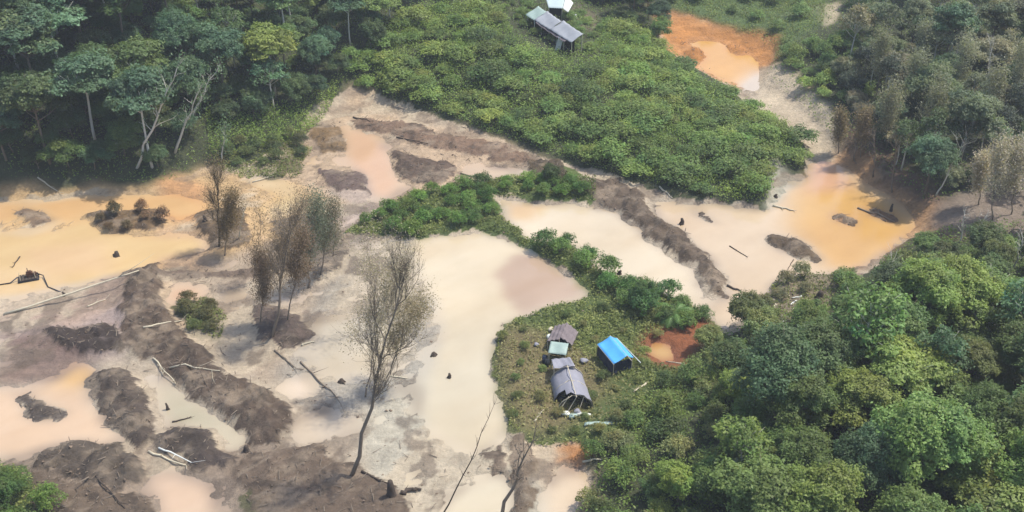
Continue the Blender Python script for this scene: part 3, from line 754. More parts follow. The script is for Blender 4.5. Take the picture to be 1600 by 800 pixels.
tag(o, 'tangled low scrub filling the green bank between its shrubs', 'scrub', None, 'stuff')
STRIP = [(540,368),(590,332),(640,305),(720,288),(790,276),(850,285),(930,280),(930,318),(850,313),(765,310),(785,335),(832,375),(890,383),(935,415),(990,440),(1060,465),(1112,508),(1060,520),(1010,530),(1000,570),(1100,590),(1100,640),(960,700),(840,702),(790,665),(768,590),(775,530),(800,490),(860,478),(920,470),(918,450),(880,420),(830,395),(800,372),(740,360),(690,367),(640,376),(590,372)]
q, c = under([STRIP, [(1050,0),(1290,-20),(1280,70),(1215,110),(1205,78),(1100,42),(1040,30)], [(275,480),(330,470),(355,500),(345,535),(300,520)], [(-50,720),(40,735),(85,790),(120,900),(-60,900)], [(330,262),(440,222),(490,232),(470,278),(400,290)], [(1190,440),(1330,410),(1340,450),(1290,500),(1230,520),(1180,500)]],
             [120000, 24000, 3000, 8000, 8000, 6000], [srgb(96,108,54,K), srgb(136,142,84,K*1.4)], .7, .17, 2)
# keep the trampled camp ground thinner
cx = np.array([topx(a[0], a[1], a[2]) for a in q[:, 0]]); rs = np.random.RandomState(3)
tr = inpoly(cx[:, 0], cx[:, 1], [(790,500),(850,515),(930,560),(1000,600),(960,660),(880,690),(830,690),(785,640),(775,560)])
ok = ~(tr & (rs.rand(len(q)) < .6)); q = q[ok]; c = c[ok]; tr = tr[ok]
c = c*1.22; c[tr] = c[tr]*.5+np.array(srgb(164,150,108,K*1.3))*.5
o = link(bpy.data.objects.new('grass', quadmesh('grass', q, M_UNDER, c)))
tag(o, 'short green grass on the strip between the ponds and round the camp', 'grass', None, 'stuff')

# ------------------------------------------------------------------ dead and bare trees
def bare(name, label, pix, zs, r0, mat, seed, depth=2, nb=3, spread=.5, twig=1., group=None, leaf=None, leafn=0, up=.35, lsz=.12):
    """pix: list of pixel points along the trunk, zs: height above the base for each"""
    b = at(*pix[0]); P = [np.array([0, 0, -.4])]
    yb = b[1]
    for (px, py), z in list(zip(pix, zs))[1:]:
        g = pz(px, py, b[2]+z); P.append(np.array([g[0]-b[0], g[1]-b[1], z]))
    e = empty(name, b)
    tk, br, tips = bare_mesh(seed, P, r0, depth, nb, spread, up, twig)
    tk.build('trunk', mat, e, True); br.build('branches', mat, e, True)
    if leaf is not None:
        rs = np.random.RandomState(seed+1); k = rs.randint(len(tips), size=leafn)
        pts = tips[k]+rs.normal(size=(leafn, 3))*np.array([.42, .42, .7])
        T = np.repeat((.7+.6*rs.rand(leafn))[:, None], 3, 1)
        o = link(bpy.data.objects.new('crown', quadmesh('crown', leaves(pts, rs.normal(size=(leafn, 3)), lsz, .5, rs), M_LEAF, T)), e); o.color = col(leaf)
    tag(e, label, 'dead tree' if leaf is None or leafn < 4000 else 'tree', group); return e
def px_small(a): return a < 700
def hfor(px0, py0, py1):
    """height a vertical stem at (px0,py0) needs to reach row py1"""
    b = at(px0, py0); lo, hi = 0, 60
    for _ in range(30):
        m = (lo+hi)/2
        if topx(b[0], b[1], b[2]+m)[1] > py1: lo = m
        else: hi = m
    return lo
def up_tree(name, label, px0, py0, px1, py1, r0, mat, seed, bend=0, **k):
    h = hfor(px0, py0, py1)
    return bare(name, label, [(px0, py0), ((px0+px1)/2+bend, (py0+py1)/2), (px1, py1)], [0, h*.5, h], r0, mat, seed, **k)
up_tree('dead_tree', 'tall leafless grey tree with a wispy fanning crown on the pale silt', 548, 742, 625, 455, .24, M_DEAD, 1, depth=3, nb=9, spread=.27, twig=.62, leaf=(168,156,138), leafn=5000, up=.7, lsz=.06)
up_tree('dead_tree', 'dark wispy bare tree with a brown crown on the mud left of centre', 425, 525, 455, 360, .2, M_DEAD, 2, depth=3, nb=8, spread=.36, leaf=(138,120,102), leafn=8000, up=.75, lsz=.07, twig=.8)
up_tree('dying_tree', 'slim tree with a smoky blue-green crown beside the grassy tip', 480, 450, 492, 340, .14, M_DEAD, 3, depth=3, nb=5, spread=.45, leaf=(108,116,100), leafn=9000, up=.6, lsz=.09, twig=.8)
up_tree('dead_tree', 'short dark brown bare tree on the mud under the wood edge', 342, 385, 340, 285, .16, M_DARKW, 4, depth=3, nb=8, spread=.32, leaf=(128,112,84), leafn=3500, up=.75, lsz=.07, twig=.8)
up_tree('dead_tree', 'small pale brown bare tree with a forked top right of the short dark one', 372, 372, 385, 320, .1, M_TAN, 5, depth=2, nb=3, spread=.4)
up_tree('dead_tree', 'faint thin bare tree standing in the silt below the pond corner', 590, 520, 575, 400, .08, M_DEAD, 6, depth=3, nb=4, spread=.45, leaf=(156,146,128), leafn=900, up=.4, lsz=.1)
up_tree('dead_tree', 'thin bare tree with brown twigs left of the blurred dark tree', 395, 440, 408, 345, .07, M_DEAD, 61, depth=3, nb=3, spread=.3, leaf=(130,112,86), leafn=700, up=.6, lsz=.1)
up_tree('dead_tree', 'thin upright bare stem above the smoky blue-green crown', 520, 400, 526, 300, .06, M_DEAD, 62, depth=2, nb=3, spread=.3, up=.6)
up_tree('dead_tree', 'single thin dark stem leaning right across the silt at the bottom edge', 688, 805, 772, 632, .085, M_DARKW, 7, bend=6, depth=1, nb=1, spread=.4, twig=.35)
up_tree('dead_tree', 'thick brown bare sapling leaning beside the camp bank at the bottom', 778, 812, 832, 690, .22, M_DEAD, 8, depth=2, nb=3, spread=.22, twig=.6)
for i, (a, b_, c_, d_, l) in enumerate([(212,262,277,105,'longest pale leaning trunk in the upper left wood'),
        (272,238,312,140,'pale leaning trunk right of the longest one in the upper left wood'),
        (182,225,193,193,'short pale trunk low in the dark upper left wood'),
        (285,200,338,112,'pale forked trunk rightmost of the leaning ones in the upper left wood'),
        (248,125,250,85,'thin upright pale trunk above the longest leaning trunk'),
        (345,250,352,200,'slim pale trunk at the foot of the shady hollow')]):
    up_tree('pale_tree', l, a, b_, c_, d_, .23 if i < 4 else .13, M_PALE, 20+i, depth=2, nb=2, spread=.3, twig=.5, leaf=(104,126,96), leafn=250, group='pale leaning trees', lsz=.2)
for i, (a, b_, c_, d_, l, q_) in enumerate([
        (448,500,470,395,'brown brushy dead tree crowding the right of the dark wispy one', (118,100,84)),
        (405,505,418,425,'low brown brushy dead tree left of the dark wispy one', (122,104,88)),
        (500,430,516,350,'grey brushy dead tree right of the smoky blue-green crown', (120,114,98)),
        (350,400,360,335,'brown brushy dead tree at the foot of the short dark bare tree', (116,100,74)),
        (570,620,600,470,'faint grey brushy tree just behind the tall leafless tree', (164,152,134)),
        (600,600,640,500,'faint grey-brown brushy tree right behind the tall leafless tree', (154,142,122)),
        (1550,345,1555,262,'pale grey brushy dead tree on the washed-out slope at the right edge', (176,166,152)),
        (1580,335,1590,250,'pale grey brushy dead tree nearest the right edge of the slope', (170,160,148)),
        (1530,320,1535,262,'small pale grey brushy dead tree left on the washed-out slope', (180,168,152)),
        (1345,245,1350,195,'grey-brown brushy dead tree above the orange end of the big pond', (138,122,98)),
        *[(x_, y_, x_+8, y_-h_, l_, q_) for x_, y_, h_, l_, q_ in (
            (1385,235,70,'grey twiggy half-bare tree first from the channel in the upper right wood', (140,138,116)),
            (1420,190,75,'grey twiggy half-bare tree above the brown slope in the upper right wood', (138,140,118)),
            (1455,240,80,'grey twiggy half-bare tree over the dark hollow in the upper right wood', (134,134,112)),
            (1500,160,70,'grey twiggy half-bare tree high above the twisted pale trees', (150,150,128)),
            (1545,215,80,'grey twiggy half-bare tree right of the twisted pale trees', (140,138,118)),
            (1370,150,70,'grey twiggy half-bare tree nearest the pale bare patch', (132,132,108)),
            (1590,190,80,'grey twiggy half-bare tree at the right edge of the upper right wood', (148,146,124)),
            (1440,120,60,'grey twiggy half-bare tree uppermost in the upper right wood', (140,142,120)))],
        (1310,240,1312,195,'grey-brown brushy dead tree nearest the far channel', (134,120,96))]):
    up_tree('brushy_dead_tree', l, a, b_, c_, d_, .1, M_DEAD, 140+i, depth=3, nb=6, spread=.36, twig=.9, leaf=q_, leafn=9000 if px_small(a) else 5000, up=.75, lsz=.09 if px_small(a) else .12, group='brushy dead trees')
for i, (a, b_, c_, d_, l) in enumerate([(1462,305,1500,232,'pale twisted dead tree left of its twin in the dark upper right wood'),
        (1488,268,1520,195,'pale twisted dead tree above its twin in the upper right wood'),
        (1500,378,1507,335,'short pale forked snag on the brown slope by the right wood'),
        (1520,382,1540,338,'leaning pale snag right of the short one on the brown slope'),
        (1582,425,1598,372,'crooked pale dead tree at the right edge beside the bright domed tree'),
        (1385,130,1390,85,'upright pale dead tree in the middle of the upper right wood'),
        (1540,150,1548,70,'pale branching dead tree high in the upper right wood'),
        (1495,130,1492,85,'fan-shaped grey dead tree in the upper right wood'),
        (1335,250,1340,175,'grey bare tree on the brown slope beside the channel'),
        (1365,275,1368,205,'second grey bare tree from the channel on the brown slope'),
        (1395,300,1400,225,'grey bare tree on the slope nearest the dark hollow'),
        (1398,490,1393,400,'slim pale trunk standing in front of the dark round tree'),
        (1415,495,1425,455,'short pale trunk right of the slim one, under the dark tree')]):
    up_tree('dead_tree', l, a, b_, c_, d_, .13, M_PALE if i < 8 or i > 10 else M_DEAD, 40+i, depth=3 if i not in (11,12) else 1, nb=2 if i < 6 else 3, spread=.5, twig=.75, group='dead trees of the right side')
# bare twiggy saplings around the ponds
rs = np.random.RandomState(9)
for i, (px, py, h, l) in enumerate([(1528//2,800,0,''),]): pass

# ------------------------------------------------------------------ huts
def post(parent, x, y, z0, z1, r=.05, mat=None, name='post'):
    b = MB(); b.bar((x, y, z0), (x, y, z1), r, 7); return b.build(name, mat or M_TAN, parent)
def local(e_loc, rz, p):
    c, s = math.cos(-rz), math.sin(-rz); d = np.array(p)-e_loc
    return np.array([c*d[0]-s*d[1], s*d[0]+c*d[1], d[2]])

# blue-roofed shelter
g0 = at(962, 572)
ev0 = pz(932, 536, g0[2]+1.9); ev1 = pz(957, 566, g0[2]+1.9); ri0 = pz(955, 527, g0[2]+2.5); ri1 = pz(982, 557, g0[2]+2.5)
loc = (ev0+ev1+ri0+ri1)/4; loc[2] = g0[2]
rz = math.atan2(*(ev1-ev0)[[1, 0]])
e = empty('blue_shelter', loc, rz); tag(e, 'small open shelter with a bright blue tarpaulin roof on the grass', 'shelter')
A, B, Cc_, D = [local(loc, rz, p) for p in (ev0, ev1, ri1, ri0)]
# regularise: long axis local x
L2 = 2.55; W2 = 1.45
sag = lambda u, v: np.array([0, 0, -.09*math.sin(math.pi*v)-.05*math.sin(u*math.pi*3)*math.sin(math.pi*v)])
yc = (A[1]+B[1]+Cc_[1]+D[1])/4; xc = (A[0]+B[0]+Cc_[0]+D[0])/4
L2 = abs(B[0]-A[0])/2+.05; ye = (A[1]+B[1])/2; yr = (Cc_[1]+D[1])/2; sgn = np.sign(yr-ye)
wr = abs(yr-ye)
m = MB(); m.sheet([(xc-L2, ye, 1.85), (xc+L2, ye, 1.85), (xc+L2, yr, 2.55), (xc-L2, yr, 2.55)], 14, 6, sag, .03)
m.build('roof_tarp', M_BLUE, e, True)
yo = yr+sgn*wr*.5
m = MB(); m.sheet([(xc-L2, yr, 2.545), (xc+L2, yr, 2.545), (xc+L2, yo, 1.95), (xc-L2, yo, 1.95)], 14, 6, sag, .03)
m.build('roof_tarp', M_BLUE, e, True)
for sx in (-1, 0, 1):
    for y_, h_ in ((ye+sgn*.1, 1.82), (yo-sgn*.1, 1.92)): post(e, xc+sx*(L2-.12), y_, -.2, h_)
m = MB(); m.bar((xc-L2-.1, yr, 2.50), (xc+L2+1.0, yr, 2.50), .05); m.build('ridge_pole', M_TAN, e)
m = MB(); m.bar((xc-L2-.05, ye, 1.80), (xc+L2+.1, ye, 1.80), .04); m.build('eave_pole', M_TAN, e)
m = MB(); m.bar((xc-L2-.05, yo, 1.90), (xc+L2+1.1, yo+sgn*.3, 1.88), .05); m.build('eave_pole', M_WHITE, e)
m = MB(); m.sheet([(xc-L2+.1, ye+sgn*.05, 1.75), (xc+L2-.1, ye+sgn*.05, 1.75), (xc+L2-.1, ye-sgn*.05, .35), (xc-L2+.1, ye-sgn*.05, .35)], 16, 5,
        lambda u, v: np.array([0, .08*math.sin(u*22)*v, 0]), .02); m.build('shade_toned_side', M_NAVY, e, True)  # eave side: its shade is put into the navy colour
m = MB(); m.sheet([(xc+L2-.15, ye+sgn*.1, 1.78), (xc+L2-.15, yo-sgn*.1, 1.85), (xc+L2-.1, yo-sgn*.1, .4), (xc+L2-.1, ye+sgn*.1, .4)], 10, 4,
        lambda u, v: np.array([.08*math.sin(u*17)*v, 0, 0]), .02); m.build('shade_toned_side', M_NAVY, e, True)  # gable end facing the camera, shade painted in as navy

# arched grey hut
def arch_hut(px, py, width, length, hgt, rz, mat, name, label, open_front=True):
    g = at(px, py); e = empty(name, g, rz); tag(e, label, 'hut')
    n = 14; m = MB()
    prof = []
    for i in range(n+1):
        t = i/n; a = math.pi*t
        x = -math.cos(a)*width/2
        z = hgt*(.6*math.sin(a)**.8+.4*(1-abs(2*t-1)))*(1+.04*math.sin(i*2.3)) if 0 < i < n else 0
        prof.append((x, z))
    V = []; nl = 12
    for j in range(nl+1):
        v = j/nl; y = length*(.5-v)
        for i, (x, z) in enumerate(prof):
            cut = .9*max(0, v-.75)/.25*(i < n*.45)            # front left flap pulled back
            k = (1-.12*abs(math.sin(v*math.pi*2))*(z > .3)+.03*math.sin(i*1.7+j*2.1))*(1-.14*(1-v))
            V.append((x*(1-.08*(1-v)), y+cut*.6, z*k))
    N = len(V); V = V+[(x*.985, y, max(-.01, z-.035)) for x, y, z in V]
    F = []; W = n+1
    for j in range(nl):
        for i in range(n):
            if j >= nl-4 and i < n*.30: continue
            q_ = (j*W+i, j*W+i+1, (j+1)*W+i+1, (j+1)*W+i); F.append(q_); F.append(tuple(a+N for a in q_[::-1]))
    m.add(V, F); m.build('cover_tarp', mat, e, True)
    # back wall
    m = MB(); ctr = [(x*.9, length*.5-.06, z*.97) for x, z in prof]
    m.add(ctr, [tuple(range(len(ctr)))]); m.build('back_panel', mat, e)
    m = MB()
    for i in range(1, n, 1):
        pass
    for y in (length*.5-.15, 0, -length*.5+.08):
        mm = MB(); mm.tube([(x*.95, y, z*.93) for x, z in prof], .04, 6); mm.build('hoop', M_TAN, e, True)
    mm = MB(); mm.bar((0, length*.5, hgt*.93), (0, -length*.5-.35, hgt*.93), .05); mm.build('ridge_pole', M_TAN, e)
    for x0, x1 in ((-.55, .15), (.1, .7), (-1.1, -.5)):
        mm = MB(); mm.bar((x0*width/2, -length*.5-.5, 0), (x1*width/2*.7, -length*.5+.25, hgt*.8), .045); mm.build('prop_pole', M_TAN, e)
    mm = MB(); mm.sheet([(-width*.4, length*.35, .06), (width*.4, length*.35, .06), (width*.4, -length*.48, .06), (-width*.4, -length*.48, .06)], 3, 3, None, .04)
    mm.build('shade_toned_floor', M_BLACK, e)  # near-black sheet paints the shade inside the open front
    return e, g
arch_hut(892, 618, 4.1, 5.2, 2.4, R(8), M_GREYT, 'tarp_hut', 'arched grey tarp hut with poles in its dark open front')
g = at(881, 585); e = empty('sagging_tarp', g, R(10)); m = MB()
m.sheet([(-1.5,-1.2,2.0),(1.0,-1.2,2.05),(.9,1.1,1.5),(-1.2,1.2,1.45)], 12, 10, lambda u, v: np.array([0, 0, -.35*math.sin(math.pi*v)*math.sin(math.pi*u)+.05*math.sin(u*17+v*4)]), .03); m.build('tarp', M_GREYT, e, True)
for x, y, h_ in ((-1.2,1.15,1.4),(.85,1.05,1.45),(-1.4,-1.1,1.95),(.95,-1.1,2.0)): post(e, x, y, -.2, h_, .05)
tag(e, 'sagging grey tarp joining the arched hut to the pale green lean-to', 'tarp')

# pale green lean-to
def lean_to(px, py, w_, d_, h0, h1, rz, mat, name, label, wall=True):
    g = at(px, py); e = empty(name, g, rz); tag(e, label, 'shelter')
    m = MB(); m.sheet([(-w_/2, -d_/2, h0), (w_/2, -d_/2, h0), (w_/2, d_/2, h1), (-w_/2, d_/2, h1)], 10, 6, lambda u, v: np.array([0, 0, -.1*math.sin(math.pi*v)*math.sin(math.pi*u*2)-.05*math.sin(u*31)]), .03)
    m.build('roof_sheet', mat, e, True)
    for sx in (-1, 1):
        post(e, sx*(w_/2-.1), -d_/2+.1, -.2, h0-.05); post(e, sx*(w_/2-.1), d_/2-.1, -.2, h1-.05)
    if wall:
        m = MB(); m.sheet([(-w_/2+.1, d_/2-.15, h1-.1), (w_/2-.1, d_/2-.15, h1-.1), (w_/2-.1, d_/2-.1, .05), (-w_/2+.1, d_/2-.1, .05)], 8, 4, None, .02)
        m.build('back_panel', M_BLACK, e)  # black panel paints in the shade beneath the lean-to roof
    return e
lean_to(872, 562, 2.1, 1.7, 1.5, 1.9, R(-12), M_TEALT, 'lean_to', 'pale green lean-to between the two grey huts')

# collapsed brown-grey hut
g = at(878, 538); e = empty('thatched_hut', g, R(-16)); tag(e, 'low grey-brown thatched hut with a ragged roof, uppermost of the camp huts', 'hut')
rg = np.random.RandomState(4)
rag = lambda u, v: np.array([0, 0, .09*math.sin(u*19)+.07*math.sin(v*13+u*5)])
m = MB(); m.sheet([(-1.5,-1.5,1.15),(0.05,-1.5,1.95),(0.05,1.7,2.0),(-1.4,1.7,1.1)], 10, 14, rag, .08); m.build('roof_slope', M_PURT, e, True)
m = MB(); m.sheet([(0.05,-1.3,1.94),(1.5,-1.0,1.0),(1.6,1.6,1.1),(0.05,1.7,1.97)], 10, 14, rag, .08); m.build('roof_slope', M_PURT, e, True)
for x, y, h_ in ((-1.4,-1.4,1.1),(1.35,-.95,1.0),(-1.3,1.6,1.05),(1.5,1.5,1.05),(0,-1.45,1.85),(0,1.6,1.9)): post(e, x, y, -.2, h_)
m = MB(); m.box((-.2, .4, .5), (2.0, 1.9, .95)); m.build('inner_dark_box', M_BLACK, e)  # plain near-black box filling the space under the roof

# long roofed building at the top
g = at(868, 52); zb = g[2]
ZR = 2.6
c0 = pz(821, 23, zb+2.1); c1 = pz(893, 66, zb+2.1)
ax = c1-c0; Lb = np.linalg.norm(ax[:2]); rz = math.atan2(ax[1], ax[0]); mid = (c0+c1)/2
c3 = pz(834, 5, zb+3.2); wv = local(c0, rz, c3)
Wb = min(5.5, abs(wv[1])); sg = np.sign(wv[1])
loc = np.array([mid[0], mid[1], zb]); e = empty('long_hut', loc, rz)
tag(e, 'long low hut with a grey sheet roof, pale green at its left end', 'hut')
x0 = -Lb/2
cor = lambda u, v: np.array([0, 0, .05*math.sin(u*26)+.05*math.sin(v*7+u*4)-.12*math.sin(math.pi*u)])
segs = [(0, .2, M_TEALT), (.2, .55, M_ROOFG), (.55, 1., M_ROOFG)]
for i, (a, b_, mt) in enumerate(segs):
    m = MB(); dz = .03*(i % 2)
    m.sheet([(x0+a*Lb, 0, 2.1+dz), (x0+b_*Lb, 0, 2.1+dz), (x0+b_*Lb-.2, sg*Wb*(.9 if i else 1.), 3.1+dz), (x0+a*Lb-.2, sg*Wb, 3.15+dz)], 16, 8, cor, .04)
    o = m.build('roof_sheet', mt, e, True)
    if i == 0: o['label'] = 'pale green roof sheet'
m = MB(); m.sheet([(x0+.25*Lb, -sg*.25, 1.9), (x0+.9*Lb, -sg*.5, 1.75), (x0+.9*Lb, sg*.5, 2.02), (x0+.25*Lb, sg*.3, 2.0)], 18, 3, cor, .03); m.build('eave_flap', M_PURT, e, True)
for i in range(7):
    x = x0+.3+i*(Lb-.6)/6
    post(e, x, sg*.25, -.4, 2.05, .07, M_WHITE if i in (1, 3, 4) else M_TAN); post(e, x, sg*(Wb-.5), -.6, 2.9, .07)
m = MB(); m.sheet([(x0+.3, sg*1.2, 2.2), (x0+Lb-.8, sg*1.2, 2.2), (x0+Lb-.8, sg*1.2, -.3), (x0+.3, sg*1.2, -.3)], 12, 3, None, .04); m.build('shade_toned_wall', M_BLACK, e)  # wall colour carries the painted shade below the eaves
# white board leaning at its right end
a = pz(877, 57, zb+2.0); b_ = at(871, 78)
e = empty('white_board', b_); d = a-b_; m = MB()
s_ = np.array([.5, .15, 0]); m.sheet([-s_, s_, d+s_, d-s_], 2, 6, None, .06); m.build('board', M_WHITE, e)
tag(e, 'white board leaning against the right end of the long hut', 'board')
# pale roofed hut behind
g = at(866, 22); zb2 = g[2]
P = [pz(857, 12, zb2+2.4), pz(879, 13, zb2+2.4), pz(884, -9, zb2+3.2), pz(851, -9, zb2+3.2)]
ctr = sum(P)/4; ctr[2] = zb2; e = empty('pale_roofed_hut', ctr); tag(e, 'small hut with a pale sheet roof behind the long grey hut', 'hut')
Pl = [p-ctr for p in P]
m = MB(); m.sheet(Pl, 12, 6, lambda u, v: np.array([0, 0, .04*math.sin(u*40)]), .04); m.build('roof_sheet', M_ROOFW, e, True)
for p in Pl: q_ = p*np.array([.93, .93, 1]); post(e, q_[0], q_[1], -.5, q_[2]-.06, .07)
m = MB(); m.sheet([Pl[0]*[.9,.85,.97], Pl[1]*[.9,.85,.97], Pl[1]*[.9,.85,0], Pl[0]*[.9,.85,0]], 4, 3, None, .03); m.build('shade_toned_front', M_BLACK, e)  # shade under the pale roof, painted as a near-black front
m = MB(); m.sheet([Pl[1]+[.05,0,0], Pl[1]+[1.0,-.7,-.5], Pl[2]+[1.3,-3,-.6], Pl[2]+[.05,0,0]], 5, 5, None, .03); m.build('side_flap', M_WHITE, e, True)
# white water tank
g = at(897, 31); e = empty('water_tank', g); m = MB(); m.tube([(0,0,0),(0,0,.1),(0,0,.8),(0,0,1.0),(0,0,1.08)], [.55,.6,.6,.45,.15], 16); tk_ = m.build('tank', M_WHITE, e, True)
m = MB(); m.tube([(0,0,1.06),(0,0,1.16)], [.2,.2], 12); m.build('lid', M_ROOFG, tk_); tag(e, 'small white tank standing right of the long hut roof', 'tank')

# camp clutter
def sack(px, py, s, mat, label, name='sack', rz=0., group='bundles in front of the grey tarp hut'):
    g = at(px, py); m = MB(); rs = np.random.RandomState(int(px*7+py)); V = []; F = []; nu, nv = 12, 7
    for j in range(nv+1):
        for i in range(nu):
            a = 2*math.pi*i/nu; b = math.pi*j/nv; k = 1+.14*math.sin(3*a+px)+.1*math.sin(5*b+a)
            V.append((s[0]*math.sin(b)*math.cos(a)*k, s[1]*math.sin(b)*math.sin(a)*k, s[2]*(.8-math.cos(b)*.85)*1.0))
    for j in range(nv):
        for i in range(nu): F.append((j*nu+i, j*nu+(i+1) % nu, (j+1)*nu+(i+1) % nu, (j+1)*nu+i))
    m.add(V, F); o = m.build(name, mat, None, True); o.location = tuple(g); o.rotation_euler = (0, 0, rz)
    tag(o, label, 'bundle', group); return o
sack(884, 648, (.5,.35,.25), M_WHITE, 'white bundle leftmost in front of the grey tarp hut')
sack(895, 652, (.55,.35,.28), M_TEALT, 'pale green bundle between two white ones before the hut', rz=.4)
sack(911, 650, (.85,.35,.25), M_WHITE, 'long white bundle rightmost in front of the grey tarp hut', rz=-.1)
sack(902, 646, (.4,.4,.35), M_GREYT, 'small grey bundle just inside the mouth of the tarp hut')
sack(861, 517, (.45,.35,.3), M_TAN, 'pale bundle left of the uppermost camp hut', group='bundles by the uppermost camp hut', rz=1.)
sack(858, 528, (.5,.3,.28), M_WHITE, 'whitish bundle below the pale one beside the uppermost camp hut', group='bundles by the uppermost camp hut', rz=1.2)
sack(838, 540, (.3,.3,.25), M_GREYT, 'small grey bundle alone on the grass left of the camp', group='bundles by the uppermost camp hut')
sack(912, 566, (.5,.4,.3), M_GREYT, 'grey bundle between the blue shelter and the tarp hut', group='bundles by the uppermost camp hut')
def drum(px, py, mat, label):
    g = at(px, py); e = empty('fuel_drum', g); m = MB(); m.tube([(0,0,0),(0,0,.28),(0,0,.29),(0,0,.31),(0,0,.32),(0,0,.58),(0,0,.59),(0,0,.61),(0,0,.62),(0,0,.88)], [.29,.29,.31,.31,.29,.29,.31,.31,.29,.29], 14); m.build('body', mat, e, True)
    m = MB(); m.tube([(.12,0,.87),(.12,0,.92)], [.05,.05], 8); m.build('cap', M_METAL, e); tag(e, label, 'drum', 'fuel drums')
drum(851, 566, M_NAVY, 'dark drum standing left of the pale green lean-to')
drum(855, 572, M_BLACK, 'black drum just in front of the other drum left of the lean-to')
# board-like strip of pale sheeting lying on the grass
g = at(940, 662); e = empty('ground_sheet', g, R(4)); m = MB()
m.sheet([(-1.9,-.25,.06),(1.9,-.15,.1),(1.8,.25,.12),(-1.8,.2,.08)], 14, 3, lambda u, v: np.array([0, .1*math.sin(u*6), .03*math.sin(u*20)]), .02); m.build('sheet', M_TEALT, e, True)
tag(e, 'pale green strip of sheeting lying on the grass below the tarp hut', 'sheet')

# dredge raft in the left pond
g = at(45, 436); e = empty('dredge_raft', (g[0], g[1], 0), R(20)); tag(e, 'small dark pump raft floating in the ochre pond at the left edge', 'raft')
for y in (-.55, 0, .55):
    m = MB(); m.tube([(-1.3,y,.1),(-1.2,y,.1),(1.2,y,.1),(1.3,y,.1)], [.1,.2,.2,.1], 8); m.build('float', M_METAL, e, True)
m = MB()
for i in range(6): m.box((-1+i*.4, 0, .34), (.34, 1.5, .05))
m.build('deck', M_DARKW, e)
m = MB(); m.box((.25,0,.72),(.8,.55,.6)); m.box((.25,0,1.1),(.5,.35,.2)); m.tube([(.75,0,.7),(1.05,0,.7)],[.25,.25],12); eng = m.build('engine', M_RUST, e)
m = MB(); m.bar((.1,.1,1.1),(.1,.1,1.6),.05); m.build('exhaust', M_METAL, eng)
for x in (-.9, .9):
    m = MB(); m.bar((x,-.6,.3),(x,-.6,1.5),.035); m.build('post', M_TAN, e)
h = at(95, 456); p1 = Vector((h[0]-g[0], h[1]-g[1], .1)); p1.rotate(Matrix.Rotation(-R(20), 3, 'Z'))
m = MB(); m.tube([(-1.2,0,.6),(-2.2,-.3,.1),(-3.5,-.2,.06)], .08, 7); m.build('hose', M_METAL, e, True)
m = MB(); m.tube([(1.05,0,.7),(1.8,-.2,.3),tuple(p1*.6),tuple(p1)], .07, 7); m.build('hose', M_METAL, e, True)

# ------------------------------------------------------------------ logs, stumps, driftwood
def log(pa, pb, r, mat, label, branches=2, seed=0, group='fallen trunks on the mud', lift=0.):
    a = at(*pa); b = at(*pb); a[2] += r*.7+lift; b[2] += r*.7
    rs = np.random.RandomState(seed); n = 7
    P = [a+(b-a)*t for t in np.linspace(0, 1, n)]
    for i in range(n):
        q = P[i] = P[i]+np.append(rs.normal(size=2)*r*.5, 0)
        P[i][2] = max(P[i][2], max(0, hz(q[0], q[1]))+r*.4)
    e = empty('fallen_log', a); m = MB(); m.tube([p-a for p in P], np.linspace(r, r*.45, n), 8); m.build('trunk', mat, e, True)
    for k in range(branches):
        i = rs.randint(2, n); p = P[i]-a; d = (P[i]-P[i-1]); d /= np.linalg.norm(d)
        L_ = np.linalg.norm(b-a)*(.15+.15*rs.rand()); e2 = p+(d*.7+np.array([rs.normal()*.7, rs.normal()*.7, .5]))*L_
        m = MB(); m.tube([p, (p+e2)/2+rs.normal(size=3)*.08, e2], [r*.35, r*.22, r*.08], 5); m.build('branch', mat, e, True)
    tag(e, label, 'log', group)
